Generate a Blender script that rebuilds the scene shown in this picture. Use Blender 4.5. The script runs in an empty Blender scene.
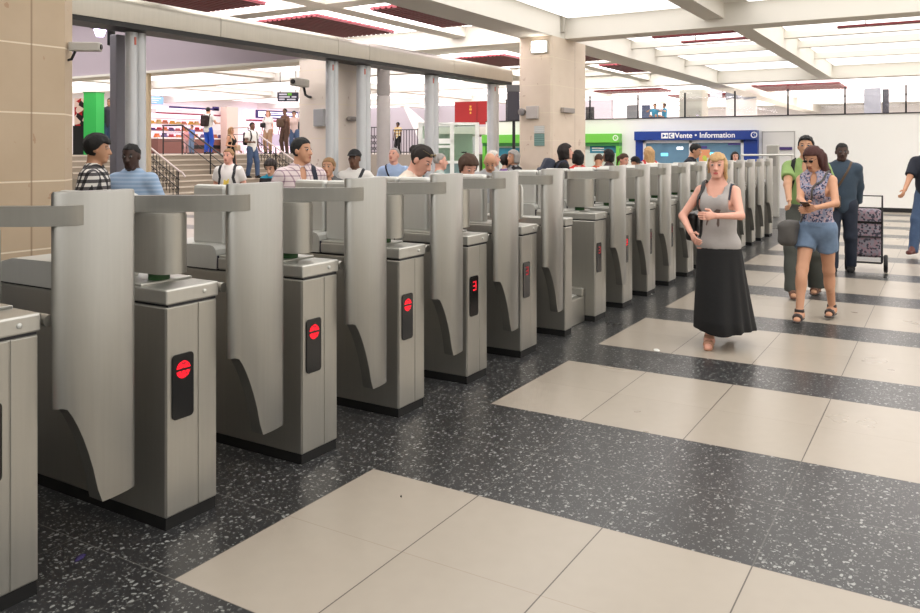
import bpy, bmesh, math, random
import numpy as np
from mathutils import Vector, Matrix
R = math.radians
rnd = random.Random(7)
scene = bpy.context.scene
COL = scene.collection
# ------------------------------------------------------------------ camera facts
FPX, HOR, YAW = 805.0, 150.0, 0.54466
CX, CY, CZ = -1.987, -2.434, 1.579
FW = (math.cos(YAW), math.sin(YAW)); RT = (math.sin(YAW), -math.cos(YAW))
def at(px, d):
    """ground position that lies d metres deep in the view at column px"""
    r = (px-460)/FPX*d
    return CX+d*FW[0]+r*RT[0], CY+d*FW[1]+r*RT[1]
def zat(py, d): return CZ-(py-HOR)/FPX*d
def colX(px, X):
    k = (px-460)/FPX; t = (X-CX)/(FW[0]+k*RT[0]); return CY+t*(FW[1]+k*RT[1]), t
def colY(px, Y):
    k = (px-460)/FPX; t = (Y-CY)/(FW[1]+k*RT[1]); return CX+t*(FW[0]+k*RT[0]), t

# ------------------------------------------------------------------ materials
MC = {}
def lin(c): return tuple((x/12.92 if x <= .04045 else ((x+.055)/1.055)**2.4) for x in c)
def base(name):
    m = bpy.data.materials.new(name); m.use_nodes = True
    nt = m.node_tree; b = nt.nodes['Principled BSDF']; return m, nt, b
def mat(name, rgb, rough=.6, metal=0., spec=.5, noise=0., scale=30., bump=0., emit=0.):
    """plain surface; rgb is the sRGB colour of the thing itself; small procedural variation"""
    key = (name,)
    if key in MC: return MC[key]
    m, nt, b = base(name); c = lin(rgb)
    b.inputs['Base Color'].default_value = (*c, 1); b.inputs['Roughness'].default_value = rough
    b.inputs['Metallic'].default_value = metal; b.inputs['Specular IOR Level'].default_value = spec
    if noise or bump:
        tc = nt.nodes.new('ShaderNodeTexCoord'); n = nt.nodes.new('ShaderNodeTexNoise')
        n.inputs['Scale'].default_value = scale; n.inputs['Detail'].default_value = 4
        nt.links.new(tc.outputs['Object'], n.inputs['Vector'])
        if noise:
            r = nt.nodes.new('ShaderNodeMix'); r.data_type = 'RGBA'
            r.inputs[6].default_value = (*[x*(1-noise) for x in c], 1); r.inputs[7].default_value = (*[min(1, x*(1+noise)) for x in c], 1)
            nt.links.new(n.outputs['Fac'], r.inputs[0]); nt.links.new(r.outputs[2], b.inputs['Base Color'])
        if bump:
            bp = nt.nodes.new('ShaderNodeBump'); bp.inputs['Strength'].default_value = bump; bp.inputs['Distance'].default_value = .01
            nt.links.new(n.outputs['Fac'], bp.inputs['Height']); nt.links.new(bp.outputs['Normal'], b.inputs['Normal'])
    if emit:
        b.inputs['Emission Color'].default_value = (*c, 1); b.inputs['Emission Strength'].default_value = emit
    MC[key] = m; return m
def N(nt, t, **kw):
    n = nt.nodes.new(t)
    for k, v in kw.items(): setattr(n, k, v)
    return n
class G:
    """tiny helper for math node graphs"""
    def __init__(s, nt): s.nt = nt
    def m(s, op, a, b=None, c=None, clamp=False):
        n = N(s.nt, 'ShaderNodeMath', operation=op); n.use_clamp = clamp
        for i, v in enumerate((a, b, c)):
            if v is None: continue
            if isinstance(v, (int, float)): n.inputs[i].default_value = v
            else: s.nt.links.new(v, n.inputs[i])
        return n.outputs[0]
    def mix(s, f, a, b):
        n = N(s.nt, 'ShaderNodeMix', data_type='RGBA')
        for i, v in ((0, f), (6, a), (7, b)):
            if isinstance(v, tuple): n.inputs[i].default_value = (*v, 1)
            elif isinstance(v, (int, float)): n.inputs[i].default_value = v
            else: s.nt.links.new(v, n.inputs[i])
        return n.outputs[2]
def steel(name, rgb, rough=.36, streak=.10, metal=.8):
    if (name,) in MC: return MC[(name,)]
    m, nt, b = base(name); g = G(nt)
    tc = N(nt, 'ShaderNodeTexCoord'); mp = N(nt, 'ShaderNodeMapping'); mp.inputs['Scale'].default_value = (26, 26, 1.1)
    nt.links.new(tc.outputs['Object'], mp.inputs['Vector'])
    n = N(nt, 'ShaderNodeTexNoise'); n.inputs['Scale'].default_value = 2.2; n.inputs['Detail'].default_value = 2
    nt.links.new(mp.outputs[0], n.inputs['Vector'])
    n2 = N(nt, 'ShaderNodeTexNoise'); n2.inputs['Scale'].default_value = 2.5; n2.inputs['Detail'].default_value = 1
    nt.links.new(tc.outputs['Object'], n2.inputs['Vector'])
    c = lin(rgb)
    f = g.m('MULTIPLY_ADD', n.outputs['Fac'], .55, g.m('MULTIPLY', n2.outputs['Fac'], .45))
    colr = g.mix(f, tuple(x*(1-streak*1.6) for x in c), tuple(min(1, x*(1+streak*1.6)) for x in c))
    nt.links.new(colr, b.inputs['Base Color'])
    b.inputs['Metallic'].default_value = metal
    nt.links.new(g.m('MULTIPLY_ADD', f, .16, rough-.08), b.inputs['Roughness'])
    MC[(name,)] = m; return m
def plaid(name, c1, c2, c3, s, mode='check'):
    if (name,) in MC: return MC[(name,)]
    m, nt, b = base(name); g = G(nt)
    tc = N(nt, 'ShaderNodeTexCoord'); sp = N(nt, 'ShaderNodeSeparateXYZ'); nt.links.new(tc.outputs['Object'], sp.inputs[0])
    h = g.m('ADD', sp.outputs[0], sp.outputs[1]); z = sp.outputs[2]
    def band(v, w=.5): return g.m('LESS_THAN', g.m('FRACT', g.m('MULTIPLY', v, 1/s)), w)
    if mode == 'check':
        f = g.m('MULTIPLY', g.m('ADD', band(h), band(z)), .5)
        colr = g.mix(g.m('LESS_THAN', f, .25), g.mix(g.m('LESS_THAN', f, .75), lin(c3), lin(c2)), lin(c1))
    elif mode == 'lines':
        f = g.m('MAXIMUM', band(h, .2), band(z, .2))
        f2 = g.m('MULTIPLY', band(h, .2), band(z, .2))
        colr = g.mix(f2, g.mix(f, lin(c1), lin(c2)), lin(c3))
    elif mode == 'stripes':
        colr = g.mix(band(z, .45), lin(c1), lin(c2))
    else:  # blotch print
        v = N(nt, 'ShaderNodeTexVoronoi'); v.inputs['Scale'].default_value = 1/s; nt.links.new(tc.outputs['Object'], v.inputs['Vector'])
        s2 = N(nt, 'ShaderNodeSeparateColor'); nt.links.new(v.outputs['Color'], s2.inputs[0])
        colr = g.mix(g.m('GREATER_THAN', s2.outputs[0], .66), g.mix(g.m('GREATER_THAN', s2.outputs[1], .55), lin(c1), lin(c2)), lin(c3))
    nt.links.new(colr, b.inputs['Base Color']); b.inputs['Roughness'].default_value = .85
    MC[(name,)] = m; return m
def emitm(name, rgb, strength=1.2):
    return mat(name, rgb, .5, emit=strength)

# ------------------------------------------------------------------ mesh helpers
class MB:
    def __init__(s): s.v = []; s.f = []; s.sm = []
    def add(s, vs, fs, smooth=False, M=None):
        o = len(s.v)
        if M is not None: vs = [tuple(M @ Vector(v)) for v in vs]
        s.v += [tuple(v) for v in vs]; s.f += [tuple(i+o for i in f) for f in fs]; s.sm += [smooth]*len(fs); return s
    def box(s, a, b, bev=0., M=None, seg=2):
        bm = bmesh.new(); bmesh.ops.create_cube(bm, size=1)
        for v in bm.verts:
            v.co = Vector([(a[i]+b[i])/2+v.co[i]*(b[i]-a[i]) for i in range(3)])
        if bev: bmesh.ops.bevel(bm, geom=bm.edges[:], offset=bev, segments=seg, affect='EDGES', profile=.5)
        bm.verts.index_update()
        s.add([v.co[:] for v in bm.verts], [[v.index for v in f.verts] for f in bm.faces], False, M); bm.free(); return s
    def prism(s, poly, z0, z1, M=None, smooth=False):
        n = len(poly); vs = [(x, y, z0) for x, y in poly]+[(x, y, z1) for x, y in poly]
        ar = sum(poly[i][0]*poly[(i+1) % n][1]-poly[(i+1) % n][0]*poly[i][1] for i in range(n))
        fs = [(i, (i+1) % n, n+(i+1) % n, n+i) for i in range(n)]; caps = [tuple(range(n-1, -1, -1)), tuple(range(n, 2*n))]
        if ar < 0: fs = [f[::-1] for f in fs]; caps = [f[::-1] for f in caps]
        s.add(vs, fs, smooth, M); o = len(s.v)-2*n
        s.f += [tuple(i+o for i in f) for f in caps]; s.sm += [False, False]; return s
    def tube(s, pts, r, seg=10, cap=True, M=None):
        pts = [Vector(p) for p in pts]; n = len(pts); rr = r if isinstance(r, (list, tuple)) else [r]*n
        vs = []; prev = None
        for i, p in enumerate(pts):
            t = (pts[min(i+1, n-1)]-pts[max(i-1, 0)]).normalized()
            if prev is None:
                u = t.orthogonal().normalized()
            else:
                u = (prev-t*prev.dot(t)); u = u.normalized() if u.length > 1e-6 else t.orthogonal().normalized()
            prev = u; w = t.cross(u)
            for k in range(seg):
                a = 2*math.pi*k/seg; vs.append(p+(u*math.cos(a)+w*math.sin(a))*rr[i])
        fs = [(i*seg+k, i*seg+(k+1) % seg, (i+1)*seg+(k+1) % seg, (i+1)*seg+k) for i in range(n-1) for k in range(seg)]
        s.add(vs, fs, True, M)
        if cap:
            o = len(s.v)-len(vs)
            s.f += [tuple(o+k for k in range(seg-1, -1, -1)), tuple(o+(n-1)*seg+k for k in range(seg))]; s.sm += [False, False]
        return s
    def lathe(s, prof, c=(0, 0, 0), seg=24, M=None, smooth=True):
        vs = [(c[0]+r*math.cos(2*math.pi*k/seg), c[1]+r*math.sin(2*math.pi*k/seg), c[2]+z) for r, z in prof for k in range(seg)]
        n = len(prof)
        fs = [(i*seg+k, i*seg+(k+1) % seg, (i+1)*seg+(k+1) % seg, (i+1)*seg+k) for i in range(n-1) for k in range(seg)]
        fs += [tuple(range(seg-1, -1, -1)), tuple((n-1)*seg+k for k in range(seg))]
        return s.add(vs, fs, smooth, M)
    def build(s, name, m, parent=None, loc=None, flat=False):
        me = bpy.data.meshes.new(name); me.from_pydata(s.v, [], s.f); me.update()
        if not flat:
            me.polygons.foreach_set('use_smooth', [True]*len(s.f) if any(s.sm) else s.sm)
            if any(s.sm): me.set_sharp_from_angle(angle=R(38))
        for x in (m if isinstance(m, (list, tuple)) else [m]): me.materials.append(x)
        o = bpy.data.objects.new(name, me); COL.objects.link(o)
        if parent is not None: o.parent = parent
        if loc is not None: o.location = loc
        return o
def tag(o, label, cat, group=None):
    o['label'] = label; o['category'] = cat
    if group: o['group'] = group
    return o
def empty(name, loc, label, cat, group=None, rz=0):
    o = bpy.data.objects.new(name, None); COL.objects.link(o); o.location = loc; o.rotation_euler = (0, 0, rz); o.empty_display_size = .1
    return tag(o, label, cat, group)
def struct(o): o['kind'] = 'structure'; return o
def relloc(o, loc):
    """move mesh data so that the object's origin sits at loc"""
    o.data.transform(Matrix.Translation(-Vector(loc))); o.location = loc; return o
def copy_tree(o, parent=None):
    c = o.copy(); COL.objects.link(c); c.parent = parent
    for ch in list(o.children): copy_tree(ch, c)
    return c
def text(body, size, name, m, parent, Mx, ext=.002, align='LEFT', bold=0.):
    cu = bpy.data.curves.new('t', 'FONT'); cu.body = body; cu.size = size; cu.extrude = ext; cu.align_x = align; cu.offset = bold
    t = bpy.data.objects.new('t', cu); COL.objects.link(t)
    bpy.context.view_layer.update()
    me = bpy.data.meshes.new_from_object(t.evaluated_get(bpy.context.evaluated_depsgraph_get()))
    bpy.data.objects.remove(t); me.name = name; me.materials.clear(); me.materials.append(m)
    me.transform(Mx)
    o = bpy.data.objects.new(name, me); COL.objects.link(o); o.parent = parent; return o
def facing_mx(x, y, z):
    """local x -> -Y, local y -> Z, normal -> -X"""
    return Matrix(((0, 0, -1, x), (-1, 0, 0, y), (0, 1, 0, z), (0, 0, 0, 1)))
def arc(cx, cy, r, a0, a1, n): return [(cx+r*math.cos(R(a0+(a1-a0)*i/n)), cy+r*math.sin(R(a0+(a1-a0)*i/n))) for i in range(n+1)]
def rrect(x0, x1, y0, y1, r, n=4):
    return arc(x1-r, y0+r, r, -90, 0, n)+arc(x1-r, y1-r, r, 0, 90, n)+arc(x0+r, y1-r, r, 90, 180, n)+arc(x0+r, y0+r, r, 180, 270, n)
# ------------------------------------------------------------------ shared materials
STEEL = steel('brushed_steel', (.70, .69, .66), .38, .07, .87)
STEEL_P = steel('satin_steel_panel', (.585, .58, .56), .34, .07, .88)
STEEL_L = steel('pale_satin_steel', (.80, .80, .78), .48, .04, .65)
BLACK = mat('black_plastic', (.05, .05, .055), .45)
RUBBER = mat('black_plinth', (.035, .035, .035), .6)
DARKMET = mat('dark_painted_metal', (.10, .10, .12), .45)
GREEN = mat('green_lamp_plastic', (.10, .32, .10), .5)
PLASTER = mat('white_plaster', (.93, .915, .88), .85, noise=.02, scale=4)
WHITE = mat('white_enamel', (.97, .97, .96), .3, noise=.01, scale=2)
LILAC = mat('lilac_plaster', (.74, .69, .73), .9, noise=.02, scale=3)
GLASS = None
def glassm(name, tint=(1, 1, 1), a=.12):
    if (name,) in MC: return MC[(name,)]
    m = bpy.data.materials.new(name); m.use_nodes = True; nt = m.node_tree; nt.nodes.clear()
    o = N(nt, 'ShaderNodeOutputMaterial'); mx = N(nt, 'ShaderNodeMixShader'); t = N(nt, 'ShaderNodeBsdfTransparent'); gl = N(nt, 'ShaderNodeBsdfGlossy')
    t.inputs[0].default_value = (*tint, 1); gl.inputs['Roughness'].default_value = .03; mx.inputs[0].default_value = a
    nt.links.new(t.outputs[0], mx.inputs[1]); nt.links.new(gl.outputs[0], mx.inputs[2]); nt.links.new(mx.outputs[0], o.inputs[0])
    MC[(name,)] = m; return m
GLASS = glassm('clear_glass', (.97, .98, .98), .06)

T = .6
def floor_material():
    m, nt, b = base('terrazzo_and_cream_tiles'); g = G(nt)
    tc = N(nt, 'ShaderNodeTexCoord'); sp = N(nt, 'ShaderNodeSeparateXYZ'); nt.links.new(tc.outputs['Object'], sp.inputs[0])
    u = g.m('MULTIPLY', sp.outputs[0], 1/T); v = g.m('MULTIPLY', sp.outputs[1], 1/T)
    a = g.m('MULTIPLY', g.m('GREATER_THAN', u, 0), g.m('LESS_THAN', u, 2))
    w = g.m('MULTIPLY', g.m('GREATER_THAN', u, 4), g.m('LESS_THAN', g.m('FRACT', g.m('MULTIPLY', g.m('SUBTRACT', u, 4), 1/3)), 2/3))
    aisle = g.m('MAXIMUM', g.m('LESS_THAN', v, 0), g.m('GREATER_THAN', v, 5.2))
    cream = g.m('MULTIPLY', g.m('MAXIMUM', a, w), aisle)
    def joint(x, wd):
        f = g.m('FRACT', g.m('ADD', x, .5)); return g.m('LESS_THAN', g.m('ABSOLUTE', g.m('SUBTRACT', f, .5)), wd)
    ju, jv = joint(u, .0035), joint(v, .0045)
    # cream tiles
    n1 = N(nt, 'ShaderNodeTexNoise'); n1.inputs['Scale'].default_value = 12; n1.inputs['Detail'].default_value = 1
    n2 = N(nt, 'ShaderNodeTexNoise'); n2.inputs['Scale'].default_value = 1.3; n2.inputs['Detail'].default_value = 4
    n3 = N(nt, 'ShaderNodeTexNoise'); n3.inputs['Scale'].default_value = 300
    for n in (n1, n2, n3): nt.links.new(tc.outputs['Object'], n.inputs['Vector'])
    wn = N(nt, 'ShaderNodeTexWhiteNoise', noise_dimensions='2D'); cb = N(nt, 'ShaderNodeCombineXYZ')
    nt.links.new(g.m('FLOOR', u), cb.inputs[0]); nt.links.new(g.m('FLOOR', v), cb.inputs[1]); nt.links.new(cb.outputs[0], wn.inputs['Vector'])
    f1 = g.m('ADD', g.m('MULTIPLY', n1.outputs['Fac'], .3), g.m('ADD', g.m('MULTIPLY', n2.outputs['Fac'], .4), g.m('MULTIPLY', wn.outputs['Value'], .3)))
    cr = g.mix(f1, lin((.62, .582, .53)), lin((.685, .648, .595)))
    cr = g.mix(g.m('MULTIPLY', ju, .30), cr, lin((.45, .36, .27)))
    cr = g.mix(g.m('MULTIPLY', jv, .85), cr, lin((.20, .17, .15)))
    # dark terrazzo: chips from two voronoi fields
    def chips(sc, thr, st):
        vo = N(nt, 'ShaderNodeTexVoronoi'); vo.inputs['Scale'].default_value = sc
        mp = N(nt, 'ShaderNodeMapping'); mp.inputs['Scale'].default_value = (1, st, 1); mp.inputs['Rotation'].default_value = (0, 0, st)
        nt.links.new(tc.outputs['Object'], mp.inputs['Vector'])
        nd = N(nt, 'ShaderNodeTexNoise'); nd.inputs['Scale'].default_value = sc*.9; nt.links.new(mp.outputs[0], nd.inputs['Vector'])
        av = N(nt, 'ShaderNodeVectorMath', operation='MULTIPLY_ADD'); nt.links.new(nd.outputs['Color'], av.inputs[0]); av.inputs[1].default_value = (.02, .02, 0); nt.links.new(mp.outputs[0], av.inputs[2])
        nt.links.new(av.outputs[0], vo.inputs['Vector'])
        s3 = N(nt, 'ShaderNodeSeparateColor'); nt.links.new(vo.outputs['Color'], s3.inputs[0])
        size = g.m('MULTIPLY_ADD', s3.outputs[0], thr, .04)
        on = g.m('LESS_THAN', vo.outputs['Distance'], size)
        return g.m('MULTIPLY', g.m('MULTIPLY', on, g.m('GREATER_THAN', s3.outputs[1], .38)), g.m('MULTIPLY_ADD', s3.outputs[2], .75, .2))
    ch = g.m('MAXIMUM', chips(40, .40, 1.6), g.m('MAXIMUM', chips(62, .36, .7), g.m('MULTIPLY', chips(110, .36, 1.2), .75)))
    dk = g.mix(n2.outputs['Fac'], lin((.145, .145, .15)), lin((.205, .205, .21)))
    dk = g.mix(g.m('MULTIPLY', ch, .55), dk, lin((.78, .79, .77)))
    dk = g.mix(g.m('MULTIPLY', g.m('MAXIMUM', ju, g.m('MULTIPLY', jv, .5)), .35), dk, lin((.6, .59, .56)))
    nt.links.new(g.mix(cream, dk, cr), b.inputs['Base Color'])
    nt.links.new(g.m('MULTIPLY_ADD', n2.outputs['Fac'], .10, .24), b.inputs['Roughness'])
    b.inputs['Specular IOR Level'].default_value = .42
    return m
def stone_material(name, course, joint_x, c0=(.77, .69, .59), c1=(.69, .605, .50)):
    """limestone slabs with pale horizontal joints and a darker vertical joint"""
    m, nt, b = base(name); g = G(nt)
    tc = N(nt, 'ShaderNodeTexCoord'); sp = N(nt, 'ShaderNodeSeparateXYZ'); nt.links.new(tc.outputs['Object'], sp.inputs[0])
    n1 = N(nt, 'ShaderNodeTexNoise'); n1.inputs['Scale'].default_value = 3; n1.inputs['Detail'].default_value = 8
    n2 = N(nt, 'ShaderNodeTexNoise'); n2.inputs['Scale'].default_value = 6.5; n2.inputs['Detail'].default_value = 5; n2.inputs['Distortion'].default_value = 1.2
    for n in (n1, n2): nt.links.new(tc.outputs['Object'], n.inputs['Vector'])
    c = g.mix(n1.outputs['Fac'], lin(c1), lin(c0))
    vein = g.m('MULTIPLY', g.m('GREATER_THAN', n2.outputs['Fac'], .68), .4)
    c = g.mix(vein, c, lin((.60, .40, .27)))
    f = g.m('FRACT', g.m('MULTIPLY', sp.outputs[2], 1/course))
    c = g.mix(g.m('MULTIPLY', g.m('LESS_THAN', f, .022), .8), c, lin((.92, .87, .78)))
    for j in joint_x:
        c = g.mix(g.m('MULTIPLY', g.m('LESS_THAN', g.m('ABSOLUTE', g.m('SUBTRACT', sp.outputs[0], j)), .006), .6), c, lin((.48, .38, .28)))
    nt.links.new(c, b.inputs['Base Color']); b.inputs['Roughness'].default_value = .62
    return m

# ------------------------------------------------------------------ setting
FLOOR = struct(MB().box((-9, -14, -.2), (46, 34, 0)).build('floor', floor_material()))
STONE = stone_material('limestone', .45, ())
BZ, SZ = 3.34, 3.68       # beam underside, slab
WX = 21.17                # far wall
# stone pillars on the main grid
def pillar(name, x0, x1, y0, y1, z0, z1, ch, m):
    poly = [(x0+ch, y0), (x1-ch, y0), (x1, y0+ch), (x1, y1-ch), (x1-ch, y1), (x0+ch, y1), (x0, y1-ch), (x0, y0+ch)]
    return struct(MB().prism(poly, z0, z1).build(name, m))
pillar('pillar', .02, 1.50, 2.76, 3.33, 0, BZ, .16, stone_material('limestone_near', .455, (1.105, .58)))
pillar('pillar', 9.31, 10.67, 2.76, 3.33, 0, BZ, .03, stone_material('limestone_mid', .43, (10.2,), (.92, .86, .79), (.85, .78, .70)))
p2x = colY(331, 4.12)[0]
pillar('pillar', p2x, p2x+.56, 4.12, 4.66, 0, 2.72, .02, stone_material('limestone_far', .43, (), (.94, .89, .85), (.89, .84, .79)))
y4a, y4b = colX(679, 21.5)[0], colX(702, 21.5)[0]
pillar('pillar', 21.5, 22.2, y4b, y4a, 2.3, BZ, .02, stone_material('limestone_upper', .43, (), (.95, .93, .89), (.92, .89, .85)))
# ceiling slab with beams and ribs
CEIL = mat('ceiling_white', (.95, .94, .92), .9)
LUM = mat('ceiling_added_glow', (1, .99, .98), .8, emit=1.8)  # white ceiling given its own glow in place of light on it
LUMC = mat('ceiling_added_glow_strong', (1, .99, .98), .8, emit=4.5)  # stronger ceiling glow, raised to brighten the pale pillar
LUMB = mat('ceiling_added_glow_bright', (1, .97, .97), .8, emit=2.1)  # same added glow, brighter, for upper floor and stair hall
struct(MB().box((-9, -14, SZ), (46, 8.6, SZ+.2)).build('ceiling', CEIL))
def beam(a, b, m=PLASTER, name='beam'): return struct(MB().box(a, b).build(name, m))
for y0 in (-7.0, 2.76): beam((-9, y0, BZ), (40, y0+.57, SZ))
for x0 in (0.0, 9.8, 19.7):
    beam((x0, -14, BZ+.003), (x0+.45, 8.0, SZ))
beam((10.2, .0, BZ+.006), (19.7, .28, SZ))
beam((-9, .30, BZ+.12), (9.8, .58, SZ))
RZ = 3.50
for x0 in (3.22, 6.16, 11.35, 14.75, 17.6): beam((x0, 3.33, RZ), (x0+.35, 8.0, SZ), name='ceiling_rib')
for y0 in (4.58, 7.1): beam((.45, y0, RZ+.003), (19.7, y0+.32, SZ), name='ceiling_rib')
for x0 in (12.9, 14.4, 16.6): beam((x0, -7, 3.52), (x0+.14, 2.76, SZ), name='ceiling_rib')
for x0 in (3.2, 6.4): beam((x0, -7, RZ), (x0+.12, -.55, SZ), name='ceiling_rib')
# white ceiling fields made to glow, standing in for the up-lights of the hall
def lum(x0, x1, y0, y1, m=LUM, z=SZ): return struct(MB().box((x0, y0, z-.03), (x1, y1, z-.002)).build('ceiling_glow_field', m))
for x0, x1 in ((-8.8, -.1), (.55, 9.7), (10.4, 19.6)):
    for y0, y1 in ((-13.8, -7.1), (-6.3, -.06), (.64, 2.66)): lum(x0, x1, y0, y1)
for x0, x1 in ((.6, 3.1), (3.7, 6.0), (6.65, 9.6), (10.4, 11.2), (11.85, 14.6), (15.2, 17.4), (18.1, 19.5)):
    for y0, y1 in ((3.45, 4.5), (5.0, 7.0)): lum(x0, x1, y0, y1, LUMC)
RED = mat('dark_red_slats', (.46, .12, .15), .55, noise=.25, scale=14)
TUBE = emitm('fluorescent_tube', (1, .97, 1), 7.)
def red_panel(x0, x1, y0, y1, label, tubes='NSEW', z=3.50):
    o = empty('ceiling_panel', ((x0+x1)/2, (y0+y1)/2, z), label, 'ceiling panel', 'red ceiling panels edged by tubes')
    a, b = (x1-x0)/2, (y1-y0)/2
    mb = MB().box((-a, -b, 0), (a, b, .04))
    k = -b
    while k < b-.05:
        mb.box((-a, k+.01, -.02), (a, k+.075, 0)); k += .095
    mb.build('slatted_panel', RED, o)
    for c in 'NSEW':
        if c not in tubes: continue
        t = MB()
        if c in 'NS':
            s = 1 if c == 'N' else -1; t.box((-a-.12, s*(b+.09)-.05, .015), (a+.12, s*(b+.09)+.05, .05), .01)
        else:
            s = 1 if c == 'E' else -1; t.box((s*(a+.09)-.05, -b-.1, .015), (s*(a+.09)+.05, b+.1, .05), .01)
        t.build('fluorescent_tube', TUBE, o)
    for sx in (-1, 1):
        MB().tube([(sx*a*.6, 0, .04), (sx*a*.6, 0, SZ-.03-z)], .008, 6).build('hanger', DARKMET, o)
red_panel(3.77, 5.72, 5.2, 6.6, 'dark red slatted ceiling panel cut by the top edge of the photo')
red_panel(6.75, 8.65, 5.25, 6.62, 'dark red slatted ceiling panel framed by white tubes above the steel shutter box')
red_panel(6.75, 8.6, 3.46, 4.3, 'dark red ceiling panel tucked against the big white beam')
red_panel(12.35, 14.25, 5.2, 6.6, 'dark red ceiling panel beside the top of the square stone pillar')
red_panel(12.4, 14.2, 3.5, 4.35, 'sliver of red ceiling panel just past the top of the square stone pillar')
red_panel(15.25, 17.1, 3.5, 4.35, 'small far red ceiling panel over the green ticket kiosk')
red_panel(.8, 2.8, 5.2, 6.6, 'dark red ceiling panel above the left end of the steel shutter box', 'SE')
def red_strip(x0, x1, y0, y1, label):
    o = empty('ceiling_strip', ((x0+x1)/2, (y0+y1)/2, 3.50), label, 'ceiling strip', 'narrow red ceiling strips')
    a, b = (x1-x0)/2, (y1-y0)/2
    MB().box((-a, -b, 0), (a, b, .03)).build('red_board', RED, o)
    MB().box((a+.03, -b, .015), (a+.12, b, .05), .01).build('fluorescent_tube', TUBE, o)
    for s in (-1, 1): MB().tube([(0, s*b*.7, .04), (0, s*b*.7, SZ-.03-3.50)], .008, 6).build('hanger', DARKMET, o)
red_strip(11.5, 11.65, .30, 1.9, 'narrow dark red ceiling strip behind the big white cross beam')
red_strip(12.4, 12.55, .05, 1.65, 'second narrow dark red ceiling strip, just below and beyond the first')
red_strip(11.9, 12.05, -3.6, -.95, 'narrow dark red ceiling strip at the upper right corner of the photo')
# small junction bracket where the big beams meet
tag(MB().box((9.62, 2.70, 3.42), (9.70, 2.757, 3.72), .01).build('beam_bracket', mat('grey_bracket', (.72, .70, .66), .6)), 'small grey bracket in the corner where the two white beams meet over the pillar', 'bracket')

# far wall, upper floor, parapet glass
struct(MB().box((WX, -14, 0), (WX+.25, 10.6, 2.5)).build('wall_far', WHITE))
struct(MB().box((-9.3, -14, 0), (-9, 26, 3.9)).build('wall_back_bounce', PLASTER))  # unseen pale wall, added to brighten reflections in the steel
struct(MB().box((-9, -14.3, 0), (46, -14, 3.9)).build('wall_side_bounce', PLASTER))  # second unseen wall, put in for bounce light
struct(MB().box((WX-.012, -14, 0), (WX, 10.6, .11)).build('baseboard_far', BLACK))
struct(MB().box((WX+.25, -14, 2.1), (46, 13.5, 2.36)).build('floor_upper', mat('upper_floor', (.85, .83, .8), .4)))
struct(MB().box((WX-.02, -14, 2.5), (WX+.27, 10.6, 2.53)).build('trim_parapet', mat('dark_trim', (.16, .15, .16), .4)))
rail = empty('glass_railing', (WX+.1, 0, 2.53), 'frameless glass railing with thin black posts on top of the white far wall', 'railing')
ys = [colX(p, WX+.1)[0] for p in (590, 638, 685, 735, 788, 845, 906)]
ys = [ys[0]+2.9, ys[0]+1.45]+ys+[ys[-1]-1.5, ys[-1]-3]
for y in ys: MB().box((-.02, y-.022, 0), (.02, y+.022, .70)).build('post', DARKMET, rail)
for a, b in zip(ys, ys[1:]): MB().box((-.006, b+.04, .02), (.006, a-.04, .82)).build('glass_pane', GLASS, rail)
# upper shop space: bright ceiling, back wall
struct(MB().box((40, -14, 2.36), (40.3, 13.5, SZ)).build('wall_upper', mat('shop_white', (.96, .95, .95), .6)))
lum(20.25, 22.2, -13.5, 8.2)  # glow added to brighten the far pillar and the wall top
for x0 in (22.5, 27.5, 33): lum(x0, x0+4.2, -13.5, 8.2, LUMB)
for x0, x1, y0, y1, lb in ((23.2, 25.4, .2, 2.6, 'faded red ceiling panel over the upper floor behind the glass railing'), (22.6, 23.8, 5.2, 7.4, 'far red ceiling panel seen over the green kiosk on the upper floor'), (26, 28, 4, 6, 'faint red ceiling panel deep in the bright upper floor')):
    red_panel(x0, x1, y0, y1, lb, '', 3.48)
# shutter box, guides
SBOX = empty('shutter_box', (0, 3.9, 2.70), 'long brushed steel roller shutter box running between the stone pillars', 'shutter box')
prof = [(-.18, .0), (-.185, .06), (-.185, .12)]+[(-.105-.08*math.cos(R(a)), .15+.08*math.sin(R(a))) for a in range(0, 91, 15)]+[(.1, .23), (.18, .15), (.18, 0)]
xs = [1.0, 3.6, 5.4, 6.0, 8.0, 9.85]
for a, b in zip(xs, xs[1:]):
    Mx = Matrix(((0, 0, 1, 0), (1, 0, 0, 0), (0, 1, 0, 0), (0, 0, 0, 1)))
    MB().prism(prof, a+.003, b-.003, Mx, True).build('box_section', steel('shutter_steel', (.72, .70, .66), .38, .09, .8), SBOX)
MB().box((1.0, -.17, -.045), (9.85, .12, .0)).build('bottom_slot', BLACK, SBOX)
GM = steel('guide_steel', (.80, .81, .82), .5, .04, .35)
GL = ['steel shutter guide post beside the man in the blue striped shirt', 'steel shutter guide post against the pale stone pillar behind the older blonde woman', 'slim steel shutter guide post between the pale pillar and the grey column', 'steel shutter guide post in front of the glass booth', 'thin steel shutter guide post next to the square stone pillar']
for (a, b), lb in zip(((126, 145), (327, 337), (358, 369), (425, 438), (489, 497)), GL):
    x0, x1 = colY(a, 3.9)[0], colY(b, 3.9)[0]; w = x1-x0
    w = min(w, .26)
    o = empty('shutter_guide', ((x0+x1)/2, 3.9, 0), lb, 'guide post', 'shutter guide posts')
    r = w*.27
    MB().lathe([(r, 0), (r, 2.645)], (-w*.22, 0, 0), 20).build('front_rail', GM, o)
    MB().lathe([(r, 0), (r, 2.645)], (w*.22, 0, 0), 20).build('rear_rail', GM, o)
    MB().lathe([(.012, 0), (.02, .005), (.02, .01)], (-w*.22, 0, 2.632), 8).build('cap_bolt', GM, o)
    MB().box((-w*.27, -r-.003, 2.53), (-w*.17, -r+.01, 2.60)).build('warning_sticker', mat('red_sticker', (.80, .42, .36), .5), o)
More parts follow.
